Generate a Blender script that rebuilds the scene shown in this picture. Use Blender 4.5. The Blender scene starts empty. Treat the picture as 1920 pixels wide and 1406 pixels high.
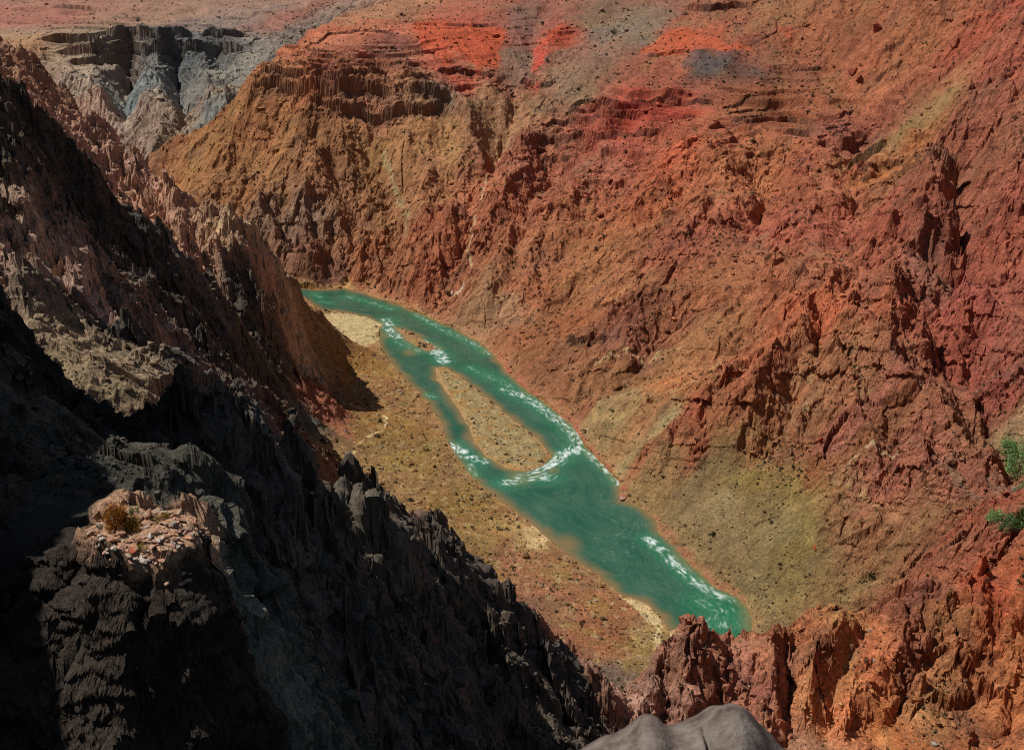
import bpy, bmesh, math, random, time
import numpy as np
from mathutils import Vector
T0 = time.time()
Q = 1.0                      # terrain resolution factor
random.seed(7); rng = np.random.default_rng(11)
sc = bpy.context.scene
C = sc.collection

# ------------------------------------------------------------------ camera
PITCH = math.radians(22.5); F = 2059.0; CZ = 420.0
cp, sp = math.cos(PITCH), math.sin(PITCH)
cam = bpy.data.cameras.new('camera'); cam_o = bpy.data.objects.new('camera', cam); C.objects.link(cam_o)
cam_o.location = (0, 0, CZ); cam_o.rotation_euler = (math.pi/2-PITCH, 0, 0)
cam.sensor_width = 36; cam.lens = 36*F/1920; cam.clip_start = 0.2; cam.clip_end = 20000
cam.dof.use_dof = True; cam.dof.focus_distance = 700; cam.dof.aperture_fstop = 6.3
sc.camera = cam_o

# ------------------------------------------------------------------ world and sun
SUN_DIR = Vector((-0.56, 0.11, 0.86)).normalized()
w = bpy.data.worlds.new('World'); sc.world = w; w.use_nodes = True
nt = w.node_tree; bg = nt.nodes['Background']
sky = nt.nodes.new('ShaderNodeTexSky'); sky.sky_type = 'NISHITA'; sky.sun_disc = False
sky.sun_elevation = math.asin(SUN_DIR.z)
sky.sun_rotation = math.atan2(SUN_DIR.x, SUN_DIR.y)
nt.links.new(sky.outputs[0], bg.inputs[0]); bg.inputs[1].default_value = 0.05
sun = bpy.data.lights.new('sun', 'SUN'); sun.energy = 5.0; sun.angle = math.radians(0.5); sun.color = (1, .97, .92)
sun_o = bpy.data.objects.new('sun', sun); C.objects.link(sun_o)
sun_o.rotation_euler = SUN_DIR.to_track_quat('Z', 'Y').to_euler()
sc.view_settings.view_transform = 'Standard'; sc.view_settings.look = 'None'
sc.view_settings.exposure = -0.18; sc.view_settings.gamma = 1
sc.cycles.use_denoising = False; sc.cycles.filter_width = 1.1; sc.cycles.max_bounces = 4; sc.cycles.diffuse_bounces = 1

# ------------------------------------------------------------------ helpers
def ray(px, py):
    a = (px-960)/F; b = (703-py)/F
    return a, cp+b*sp, -sp+b*cp          # direction, forward scaled to 1
def PY(px, py, Y):
    a, y, z = ray(px, py); t = Y/y
    return (a*t, Y, CZ+z*t)
def PZ(px, py, Z):
    a, y, z = ray(px, py); t = (Z-CZ)/z
    return (a*t, y*t, Z)
def S(lo, hi, x):
    t = np.clip((x-lo)/(hi-lo), 0, 1); return t*t*(3-2*t)
def lin(h):
    c = np.array([int(h[i:i+2], 16)/255 for i in (0, 2, 4)])
    return np.where(c < .04045, c/12.92, ((c+.055)/1.055)**2.4)

# noise ------------------------------------------------------------
_T = rng.random(65536)*2*np.pi
_GX = np.cos(_T).astype(np.float32); _GY = np.sin(_T).astype(np.float32)
_HV = rng.random(65536).astype(np.float32)
def _h(ix, iy, s=0):
    return ((ix*73856093) ^ (iy*19349663) ^ (s*83492791)) & 65535
def noise(x, y, s=0):
    fx = np.floor(x); fy = np.floor(y); ix = fx.astype(np.int64); iy = fy.astype(np.int64)
    u = (x-fx).astype(np.float32); v = (y-fy).astype(np.float32)
    def g(i, j):
        k = _h(ix+i, iy+j, s); return _GX[k]*(u-i)+_GY[k]*(v-j)
    a = u*u*u*(u*(u*6-15)+10); b = v*v*v*(v*(v*6-15)+10)
    n0 = g(0, 0); n0 += a*(g(1, 0)-n0); n1 = g(0, 1); n1 += a*(g(1, 1)-n1)
    return (n0+b*(n1-n0))*1.5
def fbm(x, y, lam, oct=3, s=0, gain=.5):
    r = 0; A = 1; t = 0
    for k in range(oct):
        r = r+A*noise(x/lam+17.3*k, y/lam-9.1*k, s+k); t += A; A *= gain; lam /= 2.03
    return r/t
def erosion(x, y, gx, gy, lam, s=0):
    # ridges and rills that run down the local slope
    m = np.sqrt(gx*gx+gy*gy)+1e-4; dx = (-gy/m).astype(np.float32); dy = (gx/m).astype(np.float32)
    X = x/lam; Y = y/lam; fx = np.floor(X); fy = np.floor(Y); ix = fx.astype(np.int64); iy = fy.astype(np.int64)
    u = (X-fx).astype(np.float32); v = (Y-fy).astype(np.float32)
    va = np.zeros_like(u); wt = np.zeros_like(u)
    for i in (-1, 0, 1):
        for j in (-1, 0, 1):
            k = _h(ix+i, iy+j, s); jx = _HV[k]; jy = _HV[(k*7+13) & 65535]; ph = _HV[(k*3+5) & 65535]*6.283
            a = u-i-jx; b = v-j-jy
            ww = np.exp(-(a*a+b*b)*2.2)
            va += np.cos((a*dx+b*dy)*5.0+ph*.5)*ww; wt += ww
    return va/wt

def facet(x, y, lam, s=0, tilt=1.0):
    # broken angular blocks: every cell is a tilted plane of its own
    X = x/lam; Y = y/lam; fx = np.floor(X); fy = np.floor(Y); ix = fx.astype(np.int64); iy = fy.astype(np.int64)
    u = (X-fx).astype(np.float32); v = (Y-fy).astype(np.float32)
    best = np.full(u.shape, 9., np.float32); val = np.zeros_like(u)
    for i in (-1, 0, 1):
        for j in (-1, 0, 1):
            k = _h(ix+i, iy+j, s); a = u-i-_HV[k]; b = v-j-_HV[(k*7+13) & 65535]; d = a*a+b*b
            m = d < best; best = np.where(m, d, best)
            val = np.where(m, (_HV[(k*3+5) & 65535]-.5)+tilt*(_GX[k]*a+_GY[k]*b), val)
    return val
# ------------------------------------------------------------------ terrain skeleton
NEARSH = [(560,556),(585,570),(600,580),(640,585),(690,595),(716,608),(710,628),(715,655),(740,690),(770,720),(800,750),(830,795),(840,830),(860,860),
          (885,895),(930,930),(985,970),(1000,985),(1040,1020),(1075,1045),(1120,1075),(1160,1110),(1210,1130),(1240,1155),(1260,1190),(1275,1225),(1290,1290),(1300,1360)]
FARSH = [(560,540),(600,543),(650,541),(690,553),(740,568),(800,593),(850,616),(900,643),(925,665),(945,690),(965,712),(1000,740),(1040,770),(1075,800),
         (1100,840),(1130,870),(1160,905),(1165,935),(1200,950),(1230,975),(1235,1000),(1260,1020),(1295,1060),(1340,1100),(1380,1120),(1405,1140),(1410,1180),(1450,1280),(1500,1360)]
hid_l = [(-285,1262,0),(-340,1290,0),(-420,1350,0),(-520,1480,0),(-560,1650,0),(-620,1850,5),(-760,2050,8)]
BP = []                                  # base control points (world)
def B(*a): BP.append(tuple(float(v) for v in a))
def bz(s):
    for t in s.split(';'):
        if t.strip(): px, py, z = map(float, t.split()); B(*PZ(px, py, z))
def by(s, sil=False):
    for t in s.split(';'):
        if not t.strip(): continue
        px, py, Y = map(float, t.split()); p = PY(px, py, Y); B(*p)
        if sil:
            k = 1.05; n = PY(px, py, Y*k+2.0); B(n[0], n[1], n[2]-0.045*Y-1)
for p in NEARSH: B(*PZ(*p, 0))
for p in FARSH: B(*PZ(*p, 0))
for p in hid_l: B(*p)
# gravel bench on the near side of the river
bz('640 650 4; 620 700 11; 680 650 4; 700 720 5; 640 760 11; 720 800 6; 650 840 14; 780 860 5; 600 850 20; 700 900 10; 640 930 16; 800 950 8; 750 960 11; 880 1000 6; 900 1090 9; 1000 1060 4; 1000 1150 8; 1100 1150 4; 1150 1200 3; 1100 1240 6; 1060 1230 8; 1200 1230 3; 1200 1170 2')
# dark talus and spurs of the left wall
bz('590 680 22; 565 740 24; 600 640 12; 650 690 6; 545 800 36; 500 780 62; 450 700 112; 400 620 150; 480 650 92; 520 690 62; 560 830 26')
by('300 560 700; 200 500 650; 100 450 600; 50 300 600; 0 200 620; 350 600 600; 300 650 480; 450 640 830')
by('0 65 1200; 60 110 1160; 130 180 1118; 200 250 1072; 260 300 1039; 330 370 995; 400 410 972; 480 450 955; 530 500 970; 560 535 1000; 600 590 1045; 635 635 1090', True)
by('190 300 1039; 90 180 1112; 0 130 1160; 240 370 990; 300 420 962; 360 460 938; 420 500 915; 470 550 895; 520 580 915; 560 620 975; 540 560 960; 450 480 930; 120 240 1075; 230 330 1018; 350 410 968')
by('25 215 660; 60 250 675; 130 320 700; 200 390 725; 250 440 740; 310 480 755; 400 545 790; 460 600 820', True)
by('520 650 930; 560 700 950')
by('150 710 330; 60 600 380; 0 500 420; 0 600 360; 260 720 340; 120 640 360')
by('20 330 500; 60 370 505; 100 385 500; 130 440 480; 160 480 450; 195 540 445; 240 600 440; 270 650 430; 330 700 400; 420 760 430', True)
by('160 590 430; 60 500 450; 100 560 420; 230 680 400')
# near dark cliff on the left
by('0 735 66; 60 745 72; 150 765 92; 230 770 105; 330 765 120; 400 765 130; 450 790 142; 500 820 155; 530 850 163; 560 870 170; 590 900 185; 620 925 200', True)
by('700 935 260; 760 980 265; 850 1020 270; 900 1080 268; 960 1130 266; 990 1190 262; 1030 1235 260; 1090 1232 300; 1120 1250 300; 1148 1290 290; 1140 1340 270; 1128 1400 250', True)
by('640 945 215; 0 820 60; 100 850 62; 180 860 64; 0 900 52; 100 960 48; 0 1050 44; 100 1050 43; 450 850 125; 350 820 105; 500 900 128; 550 950 145; 470 1000 105; 500 1100 110; 560 1200 116; 560 1350 98; 530 1150 110')
by('650 1000 205; 600 1000 170; 700 1100 190; 650 1250 140; 800 1100 230; 800 1250 180; 750 1390 150; 950 1200 232; 900 1350 190; 1000 1390 210; 1100 1320 262; 1050 1280 250; 650 1395 120; 850 1150 235; 700 1180 170; 880 1260 210')
# rock pedestal
by('270 1010 42; 150 1008 42.6; 200 965 44.6; 280 962 44.8; 350 975 44; 388 1000 42.6; 290 1058 39.8; 225 1052 40; 165 1035 40.9; 340 1040 40.4; 375 1022 41.4')
by('290 1080 39.3; 290 1200 38.6; 290 1400 37; 200 1100 39.3; 150 1200 39; 60 1200 39.5; 0 1400 36; 100 1400 36.6; 0 1200 40; 380 1100 39.8; 400 1250 39; 400 1400 37.6')
by('405 1010 43; 425 1080 42; 445 1200 41; 490 1280 41; 505 1400 40', True)
by('300 900 57; 400 900 60; 250 850 64; 430 950 62; 200 930 50')
# high ground beside and behind the camera (out of the picture), raised to throw shade on the near slopes
for p in [(-44,38,428),(-46,58,428),(-58,84,426),(-42,20,426),(-40,0,424),(-84,118,450),(-112,160,465),(-138,205,475),(-158,250,480),(-170,282,475),(-195,335,325),(-220,330,325),(-260,420,360),(-340,420,370),(-400,530,395),(-460,620,385),(-540,720,385),
          (-640,850,370),(-720,1000,350),(-760,1150,320),(-700,1300,130),(-30,-10,419),(-300,100,460),(-600,300,480),(-900,700,470),(-1000,1100,400),(-800,1250,150)]: B(*p)
by('-60 60 1150; -60 110 1000; -60 200 600; -60 320 490; -60 420 430; -60 500 400; -60 600 340; -60 690 250; -60 740 62; -60 900 49; -60 1100 41; -60 1300 37; -60 1420 35')
for p in [(30,14,375),(10,13,378),(-10,14,380),(25,30,340),(5,40,330),(-8,28,372),(60,60,290),(20,80,270),(60,120,235),(25,150,235),(100,30,330),(140,100,280),(90,200,205)]: B(*p)
# hidden ravine between the near cliff and the left wall
for px_, zz in ((-60, 60), (40, 60), (140, 60), (240, 60), (340, 60), (440, 60)):
    for Y_ in (125, 170, 225, 290):
        if px_ > 300 and Y_ < 160: continue
        q_ = PY(px_, 745 if px_ < 420 else 800, Y_); B(q_[0], q_[1], q_[2]-min(45, (Y_-70)*.6))
# red spur, bottom right
by('1160 1290 330; 1195 1275 340; 1240 1254 350; 1280 1226 362; 1310 1210 370; 1350 1206 373; 1400 1184 376; 1440 1184 376; 1480 1162 380; 1520 1152 384; 1570 1136 386; 1600 1158 384; 1640 1164 383; 1700 1122 392; 1760 1085 398; 1830 1060 403; 1920 1008 420', True)
by('1200 1400 305; 1300 1350 322; 1400 1400 322; 1400 1280 345; 1500 1400 322; 1500 1250 355; 1600 1250 357; 1600 1400 325; 1700 1250 362; 1700 1400 325; 1800 1200 372; 1850 1350 340; 1920 1200 372; 1920 1400 325; 1920 1100 395')
for p in [(300,250,300),(350,420,300),(250,200,285),(420,560,250),(150,180,215),(180,230,205)]: B(*p)
# far side: banks, fan, spurs, rim
bz('1050 700 24; 1050 740 14; 1120 740 28; 1200 860 14; 1280 980 10; 1400 1090 8; 1000 690 14; 950 640 14; 870 590 12')
bz('1614 841 70; 1600 1000 42; 1500 900 46; 1400 850 40; 1300 800 46; 1350 950 25; 1450 1020 22; 1550 1080 22; 1650 1090 34; 1200 780 36; 1700 1000 62; 1500 1110 12')
by('1100 600 1060; 1000 600 1120; 1000 500 1200; 1100 500 1160; 1200 600 1000; 1200 500 1110; 1100 400 1275; 1300 500 1060; 1300 600 940; 1300 700 862; 1200 700 920; 1100 680 985; 1400 400 1150; 1400 500 1015; 1400 600 895; 1450 700 822; 1500 400 1120; 1550 800 740')
by('1550 522 900; 1600 600 840; 1650 660 790; 1700 740 735; 1780 820 690; 1850 880 655; 1880 930 630')
by('1500 620 860; 1430 720 810; 1600 720 770; 1700 850 680; 1800 950 620; 1850 1000 560; 1750 1040 560')
bz('1900 900 62; 1920 960 55; 1860 800 92; 1780 720 108; 1700 620 125; 1640 530 150')
by('1900 700 740; 1900 600 800; 1900 400 900; 1800 400 960; 1800 560 880; 1700 450 1000; 1600 450 1040; 1700 330 1130; 1600 330 1180; 1500 300 1260; 1400 270 1310; 1300 230 1370; 1200 240 1400; 1100 290 1400; 1100 240 1440; 1000 330 1400')
by('1780 440 905; 1780 310 1010; 1820 340 985; 1870 300 1020; 1920 200 1120; 1650 250 1280; 1650 150 1420; 1500 180 1440; 1500 100 1540; 1400 150 1490; 1300 170 1480; 1300 90 1590; 1200 170 1490; 1600 30 1560; 1750 100 1400; 1850 100 1270; 1920 0 1230; 1750 0 1480; 1600 -60 1700; 1300 0 1760; 1450 0 1700; 1200 60 1680; 1100 120 1610; 1000 0 1850; 1100 0 1830; 1200 0 1800')
by('900 290 1425; 930 250 1480; 950 150 1610; 860 100 1660; 960 60 1740; 800 40 1760; 890 0 1870; 1000 230 1500; 880 380 1310; 860 500 1232; 930 320 1390')
# promontory and its wall
by('690 480 1330; 600 480 1340; 700 400 1390; 780 400 1370; 800 500 1270; 760 520 1270; 600 380 1420; 700 300 1460; 500 420 1380; 500 350 1430; 600 300 1470; 800 300 1450; 450 300 1500; 400 340 1450; 560 480 1300; 840 300 1430; 600 530 1288')
by('475 185 1545; 560 195 1525; 640 208 1510; 740 205 1510; 830 205 1510; 880 250 1480')
by('472 150 1556; 560 160 1536; 640 165 1520; 740 165 1520; 835 175 1520; 480 125 1600; 600 125 1570; 700 130 1560; 790 130 1560; 520 85 1700; 640 60 1740; 740 62 1690; 760 100 1610; 560 60 1800; 650 20 1950; 750 10 1900')
by('462 175 1562; 420 215 1580; 380 240 1590; 330 265 1600; 276 292 1605', True)
for p in [(-560,1720,40),(-420,1700,110),(-380,1800,140),(-330,1950,230),(-250,2100,275)]: B(*p)
# far canyon, upper left
by('300 285 1950; 370 250 2000; 260 250 2060; 330 210 2130; 240 180 2200; 400 190 2150; 150 200 2150; 440 150 2200; 100 140 2300; 200 140 2300; 300 150 2250; 380 145 2250')
by('60 78 2420; 100 95 2400; 200 98 2390; 280 96 2390; 340 85 2430; 400 85 2430; 460 80 2420; 480 100 2350')
by('60 70 2470; 200 75 2450; 300 70 2450; 400 62 2480; 470 70 2480; 100 40 2750; 300 40 2750; 450 40 2750; 560 30 2600; 100 0 3150; 300 0 3150; 500 0 3100; 620 0 2600; 650 -10 2500; 0 0 3150; 0 50 2650')
for p in [(-2600,3000,260),(-1700,4300,280),(0,4300,420),(1500,4000,600),(2500,2500,600),(1500,1500,560),(1200,900,480),(900,500,330),(700,200,300),(-1500,2300,150),(-1500,1700,200),(900,1900,480),(600,2400,480),(0,2600,400)]: B(*p)
BP = np.array(BP)

def solve_rbf(P, V):
    d = np.hypot(P[:, None, 0]-P[None, :, 0], P[:, None, 1]-P[None, :, 1])
    n = len(P); A = np.zeros((n+1, n+1)); A[:n, :n] = d+np.eye(n)*1e-3; A[:n, n] = 1; A[n, :n] = 1
    return np.linalg.solve(A, np.concatenate([V, [0]]))
# drop near-duplicate points
keep = []
for i, p in enumerate(BP):
    if all((p[0]-BP[j][0])**2+(p[1]-BP[j][1])**2 > (0.004*math.hypot(p[0], p[1]))**2 for j in keep): keep.append(i)
BP = BP[keep]
WB = solve_rbf(BP, BP[:, 2])
def base_h(x, y):
    sh = np.shape(x); x = np.ravel(x); y = np.ravel(y); out = np.empty(len(x))
    for i in range(0, len(x), 20000):
        xx = x[i:i+20000]; yy = y[i:i+20000]
        out[i:i+20000] = np.hypot(xx[:, None]-BP[None, :, 0], yy[:, None]-BP[None, :, 1])@WB[:-1]+WB[-1]
    return out.reshape(sh)

# ------------------------------------------------------------------ polar grid (finer where nearer)
def cols():
    a = np.radians(np.concatenate([np.linspace(-46, -31.2, 90, endpoint=False), np.linspace(-31.2, 31.2, int(1250*Q), endpoint=False), np.linspace(31.2, 44, 80)]))
    return a
def rows():
    r = 11.0; out = []
    while r < 4400:
        out.append(r)
        k = .0045 if r < 34 else .0022 if r < 48 else .0045 if r < 60 else .0036 if r < 300 else .0026 if r < 480 else .0013 if r < 1000 else .001 if r < 1750 else .0016 if r < 2000 else .0011 if r < 2700 else .003
        r *= 1+k/Q
    return np.array(out)
TH = cols(); RR = rows(); NT, NR = len(TH), len(RR)
st = 4
ti = np.unique(np.concatenate([np.arange(0, NT, st), [NT-1]])); ri = np.unique(np.concatenate([np.arange(0, NR, st), [NR-1]]))
cR, cT = np.meshgrid(RR[ri], TH[ti], indexing='ij')
cx = cR*np.sin(cT); cy = cR*np.cos(cT)
H0 = base_h(cx, cy)
print('base', NR, NT, NR*NT, round(time.time()-T0, 1))
_lr = np.arange(len(ri)); _lt = np.arange(len(ti))
def sample(G, x, y):
    r = np.hypot(x, y); t = np.arctan2(x, y)
    fi = np.clip(np.interp(r, RR[ri], _lr), 0, len(ri)-1.001); fj = np.clip(np.interp(t, TH[ti], _lt), 0, len(ti)-1.001)
    i = fi.astype(int); j = fj.astype(int); u = fi-i; v = fj-j
    return (G[i, j]*(1-u)*(1-v)+G[i+1, j]*u*(1-v)+G[i, j+1]*(1-u)*v+G[i+1, j+1]*u*v)
def cast(pts, G, dh=0.0, ymin=None):
    """first point of the ground G (+dh) met by the view ray of each pixel"""
    pts = np.asarray(pts, float); a, yy, zz = ray(pts[:, 0], pts[:, 1]); dh = np.broadcast_to(dh, len(pts))
    ys = np.exp(np.linspace(math.log(12), math.log(4200), 2600))
    t = ys[None, :]/yy[:, None]; X = a[:, None]*t; Y = np.broadcast_to(ys, X.shape); Z = CZ+zz[:, None]*t
    Hh = sample(G, X.ravel(), Y.ravel()).reshape(X.shape)+dh[:, None]
    hit = Z < Hh
    if ymin is not None: hit &= ys[None, :] > ymin[:, None]
    k = np.where(hit.any(1), hit.argmax(1), len(ys)-1)
    n = np.arange(len(pts)); return np.stack([X[n, k], Y[n, k], Z[n, k]], 1)
def pdist(x, y, L, closed=False):
    """distance to a polyline in plan and the value interpolated along it"""
    d = np.full(np.shape(x), 1e9); v = np.zeros(np.shape(x)); n = len(L)
    for k in range(n if closed else n-1):
        A = L[k]; Bq = L[(k+1) % n]; ex, ey = Bq[0]-A[0], Bq[1]-A[1]; q = ex*ex+ey*ey+1e-9
        t = np.clip(((x-A[0])*ex+(y-A[1])*ey)/q, 0, 1); dd = np.hypot(x-A[0]-t*ex, y-A[1]-t*ey)
        m = dd < d; d = np.where(m, dd, d)
        if len(A) > 2: v = np.where(m, A[2]+t*(Bq[2]-A[2]), v)
    return d, v
def inside(x, y, L):
    c = np.zeros(np.shape(x), bool); n = len(L)
    for k in range(n):
        x1, y1 = L[k][:2]; x2, y2 = L[(k+1) % n][:2]
        if y1 == y2: continue
        c ^= ((y1 > y) != (y2 > y)) & (x < (x2-x1)*(y-y1)/(y2-y1)+x1)
    return c

# ------------------------------------------------------------------ ridges (+) and ravines (-): half width, then px py height ...
FEAT = []
def ridge(wd, s):
    a = [tuple(map(float, t.split())) for t in s.split(';')]; FEAT.append((wd, a))
# far side spurs and ravines
ridge(50, '1550 522 18; 1480 640 27; 1400 760 27; 1385 850 12')
ridge(42, '1550 522 18; 1600 600 24; 1660 680 24; 1740 770 22; 1810 860 18; 1850 940 8')
ridge(30, '1550 600 12; 1570 700 18; 1600 790 16; 1640 880 12; 1640 960 5')
ridge(45, '1700 780 8; 1740 880 14; 1820 980 12; 1830 1040 6')
ridge(50, '1300 480 5; 1230 560 12; 1150 640 10; 1120 655 2')
ridge(50, '1480 640 4; 1350 720 14; 1250 800 18; 1205 820 8')
ridge(45, '1150 250 5; 1090 350 14; 1010 440 12; 960 540 6')
ridge(60, '1350 260 10; 1330 380 18; 1290 480 8')
ridge(60, '1540 260 10; 1545 350 18; 1500 440 12; 1440 520 6')
ridge(60, '1760 280 14; 1700 380 20; 1660 460 20; 1700 540 16; 1740 640 14; 1800 700 10; 1880 760 8')
ridge(50, '1620 400 6; 1600 500 14; 1560 560 4')
ridge(40, '1790 180 8; 1840 250 14; 1860 310 10')
ridge(45, '1920 330 12; 1860 440 14; 1850 560 10; 1920 640 10')
ridge(30, '1722 300 6; 1738 330 26; 1748 385 32; 1762 430 14')
ridge(40, '1795 305 -14; 1802 345 -46; 1802 400 -50; 1792 445 -26; 1800 520 -6')
ridge(14, '1690 240 4; 1740 300 6; 1800 290 16; 1815 330 8')
ridge(40, '1880 900 -8; 1800 760 -18; 1740 680 -20; 1660 580 -18; 1600 480 -10')
ridge(40, '1150 720 -4; 1260 640 -12; 1400 560 -14; 1460 470 -8')
ridge(40, '1120 680 -2; 1220 690 -6; 1400 640 -12')
ridge(40, '1590 310 -14; 1640 240 -14; 1600 180 -12; 1540 90 -10; 1490 0 -8')
ridge(36, '1590 310 -14; 1560 360 -12; 1620 440 -8')
ridge(36, '1380 250 -8; 1440 380 -14; 1420 450 -6')
ridge(34, '850 560 -4; 870 480 -16; 885 400 -20; 915 330 -26; 930 290 -20; 960 200 -12; 1000 100 -10; 1010 20 -6')
ridge(50, '1000 240 8; 960 330 14; 930 400 12; 960 470 4')
ridge(36, '1150 240 -6; 1080 310 -12; 1000 370 -14; 960 420 -8')
# promontory wall
ridge(40, '640 215 2; 600 300 14; 565 400 26; 570 470 34; 560 520 24')
ridge(26, '520 370 6; 505 400 20; 520 430 20')
ridge(30, '520 370 -6; 520 430 -24; 560 500 -22; 590 525 -10')
ridge(40, '760 220 2; 790 300 12; 800 400 12; 790 480 8')
ridge(34, '690 230 -4; 700 330 -10; 720 430 -12; 730 520 -8')
ridge(34, '550 200 -4; 490 300 -10; 430 370 -8')
ridge(30, '870 190 10; 905 300 14; 870 360 12; 840 420 6')
ridge(36, '890 560 14; 900 530 12; 960 480 6')
# far canyon
ridge(60, '290 130 10; 290 180 60; 300 230 50; 300 280 20')
ridge(60, '385 130 10; 400 190 55; 360 250 30')
ridge(50, '120 120 10; 170 160 40; 190 190 45; 230 250 20')
ridge(40, '440 110 6; 430 160 40; 400 200 20')
ridge(60, '225 125 -20; 240 160 -75; 245 250 -50')
ridge(50, '325 130 -25; 335 160 -70; 350 240 -30')
ridge(40, '410 110 -20; 415 160 -40')
# left wall spurs
def ridge2(wd, s): ridge(wd, ';'.join('%s %s %f' % (*t.split()[:2], float(t.split()[2])*1.2) for t in s.split(';')))
ridge2(30, '0 90 6; 80 150 10; 160 230 12; 240 310 12; 340 400 10; 440 450 8; 540 530 8; 600 600 8')
ridge2(22, '250 330 6; 290 390 12; 340 440 12; 360 500 6')
ridge2(20, '370 400 6; 400 450 14; 420 510 10; 460 540 4')
ridge2(18, '440 430 4; 480 500 12; 500 560 8')
ridge2(18, '500 480 4; 540 550 12; 560 590 8')
ridge2(18, '270 380 -6; 310 420 -14; 320 480 -12')
ridge2(16, '370 440 -4; 390 500 -14')
ridge2(16, '440 480 -6; 460 540 -14; 480 590 -12')
ridge(30, '60 250 4; 130 320 10; 200 400 14; 260 470 14; 330 560 12; 420 660 10; 520 760 6')
ridge(26, '240 420 4; 340 530 10; 400 600 12; 480 680 12; 560 770 8')
ridge(26, '440 560 4; 480 620 12; 530 680 14; 590 740 8')
ridge(22, '540 610 4; 570 650 10; 620 690 6')
ridge(24, '150 400 -8; 260 520 -14; 350 640 -12; 440 740 -8')
ridge(24, '420 560 -8; 460 640 -14; 520 720 -10')
ridge(14, '70 380 6; 80 430 9; 90 500 9; 70 560 6')
ridge(9, '155 475 5; 152 530 8; 150 590 6')
ridge(8, '215 570 4; 222 610 7; 235 650 4')
ridge(12, '110 470 -8; 120 540 -9; 110 600 -6')
ridge(10, '190 500 -8; 195 580 -9; 200 640 -6')
ridge(12, '0 420 5; 30 500 7; 50 590 5; 60 650 4')
# near dark cliff
ridge(14, '560 870 2; 540 950 6; 560 1040 6; 600 1140 5')
ridge(14, '400 770 1; 480 850 5; 520 940 6')
ridge(16, '700 935 1; 700 1000 6; 720 1080 8; 800 1190 5')
ridge(16, '850 1020 0; 830 1080 5; 880 1160 7; 960 1260 6')
ridge(14, '650 1040 -7; 680 1140 -8; 760 1270 -6')
ridge(16, '770 1050 -6; 820 1160 -8; 900 1270 -6')
ridge(14, '960 1130 0; 960 1210 5; 1010 1300 7; 1050 1390 5')
ridge(12, '1090 1232 1; 1090 1290 4; 1110 1360 4')
ridge(10, '600 1150 4; 680 1250 5; 760 1300 5; 850 1390 3')
def ridge3(wd, s):
    a = [tuple(map(float, t.split())) for t in s.split(';')]; FEAT.append((wd, [(p[0], p[1], p[2]*.62) for p in a]))
# red spur
ridge3(9, '1430 1170 3; 1450 1250 10; 1455 1330 12; 1440 1400 10')
ridge3(7, '1480 1170 -4; 1475 1230 -16; 1475 1300 -17; 1470 1400 -12')
ridge3(9, '1570 1125 2; 1555 1180 9; 1530 1240 9; 1510 1290 5')
ridge3(9, '1690 1160 3; 1680 1220 9; 1640 1280 9; 1610 1330 8; 1600 1400 6')
ridge3(8, '1310 1182 2; 1320 1240 7; 1290 1320 7; 1280 1400 5')
ridge3(8, '1370 1200 -5; 1360 1280 -8; 1340 1380 -8')
ridge3(8, '1240 1232 2; 1230 1290 6; 1190 1380 5')
ridge3(8, '1270 1240 -4; 1250 1310 -7; 1240 1390 -7')
ridge3(10, '1830 1080 3; 1820 1160 8; 1780 1240 7; 1760 1340 6')
ridge3(8, '1640 1160 -3; 1610 1210 -6; 1570 1280 -6; 1550 1380 -5')
ridge3(8, '1740 1180 -4; 1720 1260 -6; 1680 1340 -6')
ridge3(9, '1910 1060 3; 1900 1180 7; 1860 1290 7; 1830 1400 6')
H1 = H0.copy()
wx = fbm(cx, cy, 60, 3, 50); wy = fbm(cx, cy, 60, 3, 60)
pos = np.zeros_like(H0); neg = np.zeros_like(H0)
for wd, a in FEAT:
    # resample the line in the picture, then find it on the ground
    P = []
    for k in range(len(a)-1):
        n = max(2, int(math.hypot(a[k+1][0]-a[k][0], a[k+1][1]-a[k][1])/30))
        for m in range(n): P.append([a[k][q]+(a[k+1][q]-a[k][q])*m/n for q in range(3)])
    P.append(list(a[-1])); P = np.array(P)
    W0_ = cast(P[:, :2], H0); W3 = cast(P[:, :2], H0, P[:, 2], W0_[:, 1]*.88); L = np.stack([W3[:, 0], W3[:, 1], P[:, 2]], 1)
    # drop jumps where the line slips behind something
    x0, y0, x1, y1 = L[:, 0].min()-wd*2, L[:, 1].min()-wd*2, L[:, 0].max()+wd*2, L[:, 1].max()+wd*2
    m = (cx > x0) & (cx < x1) & (cy > y0) & (cy < y1)
    xx = cx[m]+wx[m]*wd*.5; yy = cy[m]+wy[m]*wd*.5
    d = np.full(xx.shape, 1e9); v = np.zeros(xx.shape)
    sc_ = np.hypot(L[:, 0], L[:, 1])
    for k in range(len(L)-1):
        if math.hypot(L[k+1][0]-L[k][0], L[k+1][1]-L[k][1]) > .12*sc_[k]: continue
        dd, vv = pdist(xx, yy, [L[k], L[k+1]]); q = dd < d; d = np.where(q, dd, d); v = np.where(q, vv, v)
    f = v*(1.35 if L[:, 1].mean() > 600 and L[:, 0].mean() > -450 and L[0, 0] > -150 else 1)*np.clip(1-d/wd, 0, 1)**1.25
    pos[m] = np.maximum(pos[m], f); neg[m] = np.minimum(neg[m], f)
H1 += pos+neg
print('features', round(time.time()-T0, 1))

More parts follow.
